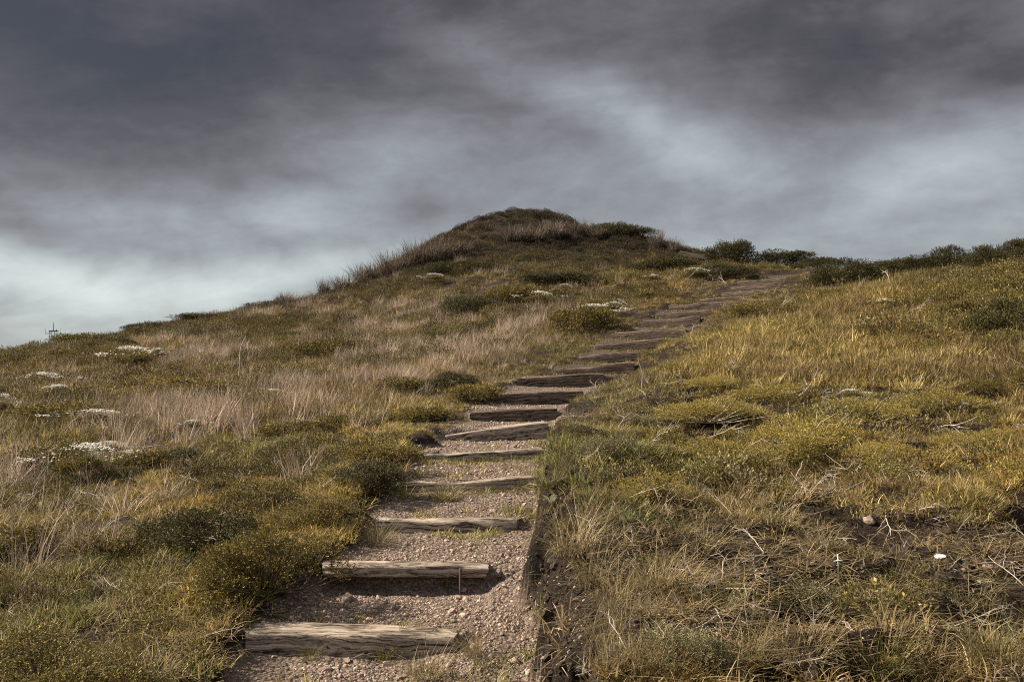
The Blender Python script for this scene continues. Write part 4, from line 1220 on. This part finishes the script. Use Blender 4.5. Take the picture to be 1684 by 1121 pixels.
TUSS = [
    (978, 960, 100, 76, 'straw', 'straw tussock hanging over the cutting across from the second timber step'),
    (992, 1050, 80, 60, 'straw', 'dry tussock on the brink of the cutting between the first two steps'),
    (1030, 1035, 100, 70, 'straw', 'pale tussock on the bank edge right above the dark cutting'),
    (960, 885, 80, 50, 'green', 'green tussock on the brink across from the third timber step'),
    (975, 870, 110, 60, 'straw', 'wide pale tussock behind the big straw coloured one on the bank'),
    (905, 800, 70, 46, 'green', 'green tussock on the bank edge across from the fourth step'),
    (920, 735, 64, 36, 'green', 'small green tussock at the bank foot beside the fifth step'),
    (1150, 905, 110, 44, 'straw', 'low pale tussock above the dark soil of the near bank'),
    (1350, 900, 100, 40, 'straw', 'low pale tussock behind the small white cross of twigs'),
    (1420, 1010, 120, 54, 'straw', 'pale tussock on dark soil in front of the white stone'),
    (1180, 1000, 110, 56, 'green', 'olive tussock beside the tilted brown stone'),
    (1320, 1090, 120, 70, 'straw', 'straw tussock among stones on the near slope'),
    (1550, 1120, 120, 70, 'straw', 'straw tussock between the two green ones on the near slope'),
    (565, 478, 44, 26, 'plume', 'low dry plume between the lone one and the wide one'),
    (620, 462, 50, 30, 'plume', 'dry plume squeezed between the wide and the dense one'),
    (664, 448, 50, 30, 'plume', 'low dry plume just above the dense one'),
    (706, 436, 50, 34, 'plume', 'dry plume just under the highest one on the mound side'),
    (470, 500, 36, 20, 'plume', 'short dry plume lowest along the sloping skyline'),
    (755, 420, 50, 24, 'plume', 'short dry plume on the mound face inside the highest one'),
    (875, 396, 46, 24, 'plume', 'dry plume second in the row on the face of the mound'),
    (980, 392, 40, 20, 'plume', 'short dry plume at the ridge end of the mound face'),
    (945, 905, 130, 80, 'straw', 'big straw coloured tussock hanging over the path edge below the pale leaved weed'),
    (1010, 1005, 110, 70, 'straw', 'reddish straw tussock on the near bank above the dark cutting'),
    (1080, 965, 110, 60, 'straw', 'pale straw tussock behind the reddish one on the near bank'),
    (1000, 1110, 100, 90, 'straw', 'straw tussock drooping into the dark cutting beside the first step'),
    (1060, 1100, 120, 80, 'straw', 'long leaved straw tussock in front of the near bank'),
    (1230, 1090, 110, 70, 'straw', 'loose straw tussock beside the grey green shrub'),
    (1450, 1110, 110, 80, 'green', 'green tussock on dark soil at the near slope'),
    (1630, 1090, 120, 90, 'green', 'green yellow tussock at the near corner of the slope'),
    (1480, 960, 100, 50, 'green', 'tussock of olive grass next to the white stone'),
    (1600, 1000, 100, 50, 'straw', 'pale flat straw tussock near the brown stones'),
    (12, 990, 90, 80, 'green', 'tall green grass clump at the edge of the lower slope'),
    (250, 1115, 120, 60, 'straw', 'pale flattened tussock between the corner shrub and the path'),
    (622, 895, 70, 42, 'straw', 'pale spiky tussock at the end of the third timber step'),
    (735, 818, 84, 30, 'straw', 'spread straw tuft in front of the fourth timber step'),
    (700, 1112, 90, 50, 'straw', 'yellow grass tuft in front of the first timber step'),
    (780, 1078, 52, 50, 'straw', 'dark tuft against the sawn end of the first timber step'),
    (632, 1085, 40, 34, 'green', 'small green tuft at the middle of the first timber step'),
    (510, 1082, 40, 26, 'green', 'tiny leafy tuft at the front of the first timber step'),
    (735, 968, 26, 24, 'green', 'tiny green sprout under the second timber step'),
    (1300, 770, 110, 60, 'green', 'dark green long grass clump at the foot of the largest yellow shrub'),
    (960, 800, 90, 50, 'green', 'bright grass clump on the bank edge beside the fourth step'),
    (1005, 830, 80, 46, 'green', 'dark upright grass clump next to the bright one on the bank'),
    (930, 770, 70, 40, 'green', 'grass clump on the bank edge beside the fifth step'),
    (170, 845, 90, 50, 'green', 'yellow green grass clump below the white flowers'),
    (330, 780, 80, 40, 'straw', 'pale dry grass clump above the upright olive shrub'),
    (1080, 408, 34, 30, 'plume', 'spiky dry plume on the skyline at the end of the dark ridge'),
    (1108, 416, 34, 24, 'plume', 'lower dry plume on the skyline next to the edging board'),
    (533, 482, 30, 28, 'plume', 'lone dry plume standing lowest on the mound skyline'),
    (600, 468, 60, 34, 'plume', 'wide dry plume on the skyline next to the lone one'),
    (645, 452, 60, 38, 'plume', 'dense dry plume third up the mound skyline'),
    (685, 440, 60, 40, 'plume', 'grey dry plume at the shoulder of the mound'),
    (728, 428, 56, 38, 'plume', 'dry plume highest on the side of the mound'),
    (845, 396, 50, 26, 'plume', 'dry plume first in the row on the face of the mound'),
    (905, 392, 56, 30, 'plume', 'tallest dry plume in the row on the face of the mound'),
    (950, 386, 44, 26, 'plume', 'dry plume last in the row on the face of the mound'),
]
tc_ = {}
for (px, py, wpx, hpx, kd, lab) in TUSS:
    p_ = hit(px, py)
    d = p_[1]
    i_ = tc_.get(kd, 0)
    tc_[kd] = i_ + 1
    me = TM[kd][i_ % 3]
    o = link('dry_plume' if kd == 'plume' else 'grass_tussock', me)
    w0, h0 = (1.35, 0.85) if kd == 'plume' else (0.68, 0.30)
    sw, sh = wpx / F * d / w0 * 1.3, hpx / F * d / h0 * 1.15
    o.scale = (sw, sw, sh)
    o.location = p_ - np.array([0, 0, 0.01])
    o.rotation_euler = (rng.normal(0, 0.06), rng.normal(0.08, 0.06), rng.uniform(0, 6.28))
    tag(o, lab, 'grass plume' if kd == 'plume' else 'tussock', 'dry plumes on the mound' if kd == 'plume' else 'grass tussocks on the slopes')

# ------------------------------------------------------------------ white flower clumps
def bloom_mesh(seed, nfl, size, flat):
    r = np.random.default_rng(seed)
    g = Geo()
    a = r.uniform(0, 2 * math.pi, nfl)
    u = np.sqrt(r.uniform(0, 1, nfl))
    q_ = r.normal(0, 0.30, (9, 2)) * np.array([1.15, 0.75])
    w_ = q_[r.integers(0, 9, nfl)] + r.normal(0, 0.075, (nfl, 2))
    far_ = r.uniform(0, 1, nfl) < 0.16
    w_ = np.where(far_[:, None], r.normal(0, 0.42, (nfl, 2)), w_)
    a, u = np.arctan2(w_[:, 1], w_[:, 0]), np.hypot(w_[:, 0], w_[:, 1]) / 0.5
    P = np.stack([0.5 * u * np.cos(a), 0.5 * u * np.sin(a), flat * (0.45 + 0.55 * np.sqrt(np.maximum(1 - u * u, 0))) + r.uniform(0.04, 0.14, nfl)], -1)
    for p_ in P:
        nn = norm(np.array([r.normal(0, 0.5), r.normal(0, 0.5), 1.0]))
        X = norm(np.cross(nn, [1.0, 0.1, 0]))
        Y = np.cross(nn, X)
        s_ = size * r.uniform(0.6, 1.3)
        m_ = 7
        ang = np.arange(m_) * 2 * math.pi / m_
        ring = p_ + s_ * (np.cos(ang)[:, None] * X + np.sin(ang)[:, None] * Y) * np.where(np.arange(m_) % 2, 1.0, 0.72)[:, None]
        V_ = np.vstack([ring, p_ + nn * s_ * 0.45])
        g.add(V_, np.stack([np.arange(m_), (np.arange(m_) + 1) % m_, np.full(m_, m_)], -1), r.uniform(0.1, 1.0))
        b_ = np.array([p_[0] * 0.15, p_[1] * 0.15, 0.0])
        g.add(np.array([b_, b_ + X * 0.003, p_ + X * 0.003, p_]), [[0, 1, 2, 3]], 0.0)
    return g.mesh('bloom')
BL = [bloom_mesh(700 + k, 260, 0.0215, 0.38) for k in range(3)]
for q_ in BL: q_.materials.append(M_BLOOM)
FL = [(180, 760, 60, 16, 'white flower speckle above the densest clump'), (450, 668, 40, 12, 'small white flower clump by the palest grey grass drift'), (260, 600, 40, 14, 'small white flower clump right of the lone drift beneath the skyline'), (1010, 522, 40, 12, 'white flower clump nearest the thirteenth step'), (135, 795, 110, 46, 'densest white flower clump low on the slope above the flat olive shrub'), (95, 668, 60, 20, 'white flower drift nearer the slope edge in the upper pair'),
      (70, 645, 70, 18, 'higher thin white flower drift in the upper pair'), (150, 708, 90, 14, 'long narrow white flower drift below the upper pair'),
      (215, 612, 80, 28, 'white flower drift alone beneath the slope skyline'), (5, 690, 40, 26, 'white flower clump cut by the edge of the slope'),
      (320, 720, 40, 12, 'small white flower clump in the grey grass'), (980, 532, 80, 18, 'white flower clump on the shrub beside the thirteenth step'),
      (1145, 463, 44, 10, 'white flower clump just below the topmost shrubs'), (885, 508, 46, 16, 'thin white flower clump below the mound'),
      (712, 472, 40, 10, 'faint white flower clump on the shoulder of the mound'), (1455, 514, 28, 8, 'pink white flower clump on the grass of the upper bank'),
      (1400, 672, 36, 12, 'sparse white flowers on the yellow shrub'), (1075, 472, 26, 8, 'tiny white flower clump beside the path below the mound'),
      (930, 488, 26, 8, 'tiny white flower clump in the dark shrubs below the mound')]
for k, (px, py, wpx, hpx, lab) in enumerate(FL):
    p_ = hit(px, py)
    d = p_[1]
    t = bpy.data.objects.new('flower_clump', None)
    COL.objects.link(t)
    wd = wpx / F * d
    t.location = p_ + np.array([0, 0, 0.06 + 0.006 * d])
    t.scale = (wd, wd * 0.8, max(0.40 * wd, 0.6 * hpx / F * d / 0.3))
    t.rotation_euler = (0, 0, rng.uniform(0, 6.28))
    tag(t, lab, 'flowers', 'white flower clumps')
    fo = link('foliage', K['olivefar'][k % 3][0], None, t)
    fo.scale = (0.85, 0.85, 0.6)
    link('bloom', BL[k % 3], None, t)

# ------------------------------------------------------------------ dead branches
BRM = []
for k in range(5):
    g = Geo()
    twig_mesh(g, 800 + k, 0.9, 0.013, 5, 0.45, 0.75)
    BRM.append(g.mesh('branch', True))
    BRM[-1].materials.append(M_TWIG)
BRS = [(1190, 735, 80, 'tangled bleached branch inside the yellow shrubs'), (1085, 745, 70, 'forked bleached branch at the yellow shrub beside the bare bank'),
       (1345, 660, 90, 'arched pale branch above the small white flowers'), (1100, 800, 80, 'bleached branch lying at the foot of the yellow bank edge shrub'),
       (1300, 515, 60, 'pale fallen branch on the grass beside the upper steps'), (1470, 785, 110, 'bleached branches lying in the dark hollow'),
       (1350, 730, 60, 'thin pale branch across the largest yellow shrub'), (640, 690, 60, 'pale curved branch by the small olive shrub near the fifth step'),
       (270, 745, 110, 'tangled bleached branches under the grey grass'), (40, 850, 90, 'pale branch tangle at the edge of the lower slope'),
       (150, 822, 80, 'bleached branch under the densest white flowers'), (1500, 530, 70, 'grey branch on the slope below the skyline row'),
       (980, 770, 60, 'thin pale branch on the grey green shrub')]
for k, (px, py, wpx, lab) in enumerate(BRS):
    p_ = hit(px, py)
    o = link('dead_branch', BRM[k % 5])
    s_ = wpx / F * p_[1] / 1.15
    o.scale = (s_, s_, s_)
    o.location = p_ + np.array([-0.4 * s_, 0, 0.06])
    o.rotation_euler = (rng.normal(0, 0.3), rng.normal(0, 0.2), rng.uniform(-0.7, 0.7))
    tag(o, lab, 'branch', 'dead branches on the slopes')
# single sticks and stalks
def stick(name, px, py, pts, rad, m, lab, cat):
    p_ = hit(px, py)
    g = Geo()
    P = np.array(pts, float)
    tt = np.linspace(0, 1, 9)
    Q = np.stack([np.interp(tt, np.linspace(0, 1, len(P)), P[:, c]) for c in range(3)], -1)
    Q[1:-1] += rng.normal(0, 0.004, (7, 3))
    tube(g, Q, np.linspace(rad, rad * 0.5, 9), 6)
    o = link(name, g.mesh(name, True), m, None, p_)
    return tag(o, lab, cat)
stick('dry_stick', 1300, 802, [(0, 0, -0.01), (0.06, 0.02, 0.10), (0.10, 0.03, 0.19)], 0.006, M_TWIG, 'slanting bare stick standing behind the mossy mound', 'stick')
stick('dry_stalk', 392, 640, [(0, 0, 0), (0.03, 0, 0.45), (0.02, 0, 0.75), (0.14, 0, 1.05)], 0.016, M_TWIG, 'tall single dry stalk standing on the sunny slope', 'stalk')
stick('dry_stick', 345, 985, [(0, 0, 0.01), (-0.06, -0.02, 0.03), (-0.12, 0.05, 0.12)], 0.005, M_TWIG, 'straight pale stick leaning in grass above the corner shrub', 'stick')
stick('dry_stalk', 1055, 640, [(0, 0, 0), (0.02, 0, 0.2), (-0.05, 0, 0.42)], 0.008, M_TWIG, 'thin curved pale stalk above the bare dark bank', 'stalk')
# small white cross of twigs
p_ = hit(1378, 940)
g = Geo()
tube(g, [(0, 0, -0.01), (0.003, 0, 0.05), (0, 0, 0.088)], [0.004, 0.004, 0.0035], 6)
tube(g, [(-0.022, -0.004, 0.052), (0, -0.005, 0.056), (0.024, -0.004, 0.058)], [0.0032, 0.0034, 0.003], 6)
tag(link('twig_cross', g.mesh('twig_cross', True), M_PALESTONE, None, p_), 'small white cross of two twigs standing in the grass', 'cross')

# ------------------------------------------------------------------ stones
STM = []
for k in range(6):
    g = Geo()
    V_, F_ = icos(3, 900 + k, 0.35, 0.55)
    g.add(V_, F_)
    STM.append(g.mesh('stone', False))
    STM[-1].materials.append(M_STONE)
STN = [(1580, 942, 22, 'rounded brown stone just below the white stone'), (1625, 935, 18, 'brown stone between the white stone and the dark hollow'), (1240, 1000, 20, 'tilted brown stone on the dark soil of the near bank'),
       (1228, 978, 14, 'small flat stone above the tilted brown one'), (572, 988, 20, 'pale flat stone on the tread between the first two steps'), (500, 985, 14, 'small flat stone under the large olive shrub'),
       (820, 948, 20, 'grey rounded stone at the end of the second timber step'), (770, 893, 13, 'reddish stone on the tread below the third step'), (762, 972, 12, 'small pale stone beside the iron stake'),
       (572, 1088, 16, 'wedge shaped pale stone under the first timber step'), (538, 1102, 16, 'pale stone beside the wedge shaped one'), (895, 1085, 14, 'pale stone at the foot of the dark cutting'),
       (762, 1112, 16, 'pale stone below the sawn end of the first timber step'), (845, 1090, 20, 'flat dark stone on the gravel beside the first step'), (1520, 1060, 18, 'stone lying on dark soil between two green tussocks'),
       (1500, 1085, 16, 'angular stone near the green tussock'), (1430, 860, 18, 'flat stone in the litter on the bank'), (845, 735, 12, 'stone at the end of the fifth timber step'),
       (1395, 500, 12, 'dark stone in the grass below the leafy bush'), (690, 735, 10, 'small dark stone beside the fifth timber step'), (350, 1062, 14, 'flat stone on the gravel beside the first timber step'), (330, 1050, 10, 'smallest flat stone on the gravel near the first timber step'),
       (655, 808, 12, 'dark stone at the end of the fourth timber step'), (1560, 745, 14, 'pale brown stone near the hollow'), (1600, 590, 16, 'pale stone in the dark hollow at the slope edge')]
for k, (px, py, wpx, lab) in enumerate(STN):
    p_ = hit(px, py)
    o = link('stone', STM[k % 6])
    s_ = wpx / F * p_[1] / 1.7
    o.scale = (s_, s_, s_)
    o.location = p_ + np.array([0, 0, s_ * 0.18])
    o.rotation_euler = (rng.normal(0, 0.25), rng.normal(0, 0.25), rng.uniform(0, 6.28))
    tag(o, lab, 'stone', 'loose stones')
for px, py, wpx, lab in ((1546, 922, 19, 'bright white stone on the dark soil of the slope'), (212, 903, 18, 'small white stone in long grass above the path')):
    p_ = hit(px, py)
    g = Geo()
    V_, F_ = icos(3, 950 + px, 0.4, 0.6)
    s_ = wpx / F * p_[1] / 1.8
    g.add(V_ * s_, F_)
    tag(link('white_stone', g.mesh('white_stone'), M_PALESTONE, None, p_ + np.array([0, 0, s_ * 0.6])), lab, 'stone')

# ------------------------------------------------------------------ broad leaved weeds
def weed(px, py, wpx, nl, lift, m, lab, narrow=0.28):
    p_ = hit(px, py)
    L = wpx / F * p_[1] * 0.55
    g = Geo()
    for k in range(nl):
        az = k * 2.4 + rng.uniform(-0.3, 0.3)
        el = lift + rng.normal(0, 0.18)
        d = np.array([math.cos(az) * math.cos(el), math.sin(az) * math.cos(el), math.sin(el)])
        s = np.array([-math.sin(az), math.cos(az), 0])
        l = L * rng.uniform(0.7, 1.15)
        rows = []
        up = np.cross(d, s) * -1
        for q_, wq in ((0, 0.12), (0.25, 0.75), (0.5, 1.0), (0.78, 0.65), (1.0, 0.04)):
            c_ = d * l * q_ - np.array([0, 0, 1]) * l * 0.25 * q_ * q_
            hw = s * l * narrow * 0.5 * wq
            rows += [c_ - hw + np.array([0, 0, 0.05 * l * wq]), c_, c_ + hw + np.array([0, 0, 0.05 * l * wq])]
        fs = []
        for q_ in range(4):
            for e_ in range(2):
                i0 = q_ * 3 + e_
                fs.append([i0, i0 + 1, i0 + 4, i0 + 3])
        g.add(np.array(rows), fs, rng.uniform())
    o = link('broad_leaved_weed', g.mesh('weed', True), m, None, p_)
    tag(o, lab, 'weed', 'broad leaved weeds')
weed(908, 842, 60, 7, 0.9, M_PALE, 'pale grey leaved weed standing on the bank edge above the big straw tussock')
weed(440, 1012, 70, 11, 0.22, M_GREYSH, 'flat leaf rosette just behind the end of the first timber step', 0.2)
weed(350, 1000, 80, 11, 0.25, M_GREYSH, 'leaf rosette below the large olive shrub', 0.18)
weed(500, 1088, 34, 8, 0.6, M_TUSG, 'small green weed at the front of the first timber step', 0.2)
weed(1605, 960, 60, 6, 0.5, M_PALE, 'pale leaved weed beside the brown stones', 0.2)
weed(20, 830, 50, 6, 0.9, M_GREYSH, 'upright leafy weed at the edge of the lower slope', 0.25)
weed(988, 925, 50, 9, 0.3, M_GREYSH, 'small grey rosette above the dark cutting', 0.25)

# ------------------------------------------------------------------ the far mast
D_M = 130.0
top = unproj(87.5, 536, D_M)
px_m = D_M / F
gz0 = float(height(np.array([top[0]]), np.array([D_M]))[0])
t = bpy.data.objects.new('antenna_mast', None)
COL.objects.link(t)
t.location = (top[0], D_M, gz0)
tag(t, 'thin lattice antenna mast standing far behind the slope', 'mast')
H0 = unproj(87, 545, D_M)[2] - gz0
g = Geo()
hw = 4.3 * px_m
for sx_ in (-1, 1):
    for sy_ in (-1, 1):
        tube(g, [(sx_ * hw, sy_ * hw, -0.5), (sx_ * hw, sy_ * hw, H0)], [0.035, 0.03], 5)
nb = int(H0 / (2 * hw))
for b_ in range(nb):
    z0_, z1_ = H0 - (b_ + 1) * 2 * hw, H0 - b_ * 2 * hw
    for sy_ in (-1, 1):
        tube(g, [(-hw, sy_ * hw, z1_), (hw, sy_ * hw, z0_)], [0.018, 0.018], 4)
        tube(g, [(sy_ * hw, -hw, z1_), (sy_ * hw, hw, z0_)], [0.018, 0.018], 4)
link('lattice', g.mesh('lattice'), M_MAST, t)
g = Geo()
box(g, (hw * 0.2, 0, H0 + 0.06), (hw * 1.35, hw * 1.2, 0.06))
link('platform', g.mesh('platform'), M_MAST, t)
def aerial(x, z0_, z1_, r_):
    g = Geo()
    tube(g, [(x, 0, z0_), (x, 0, (z0_ + z1_) / 2), (x, 0, z1_)], [r_, r_ * 0.9, r_ * 0.6], 6)
    link('aerial', g.mesh('aerial'), M_MAST, t)
aerial(0.5 * px_m, H0 + 0.12, H0 + 14.5 * px_m, 0.05)
aerial(5.5 * px_m, H0 + 0.12, H0 + 4 * px_m, 0.05)
for sx_ in (-1, 1):
    g = Geo()
    x1 = sx_ * 12.5 * px_m
    for zz_ in (-1.6 * px_m, -3.6 * px_m):
        tube(g, [(sx_ * hw, 0, H0 + zz_), (x1, 0, H0 + zz_)], [0.022, 0.022], 5)
    link('cross_arm', g.mesh('cross_arm'), M_MAST, t)
    aerial(x1, H0 - 4.2 * px_m, H0 + 6 * px_m, 0.02)
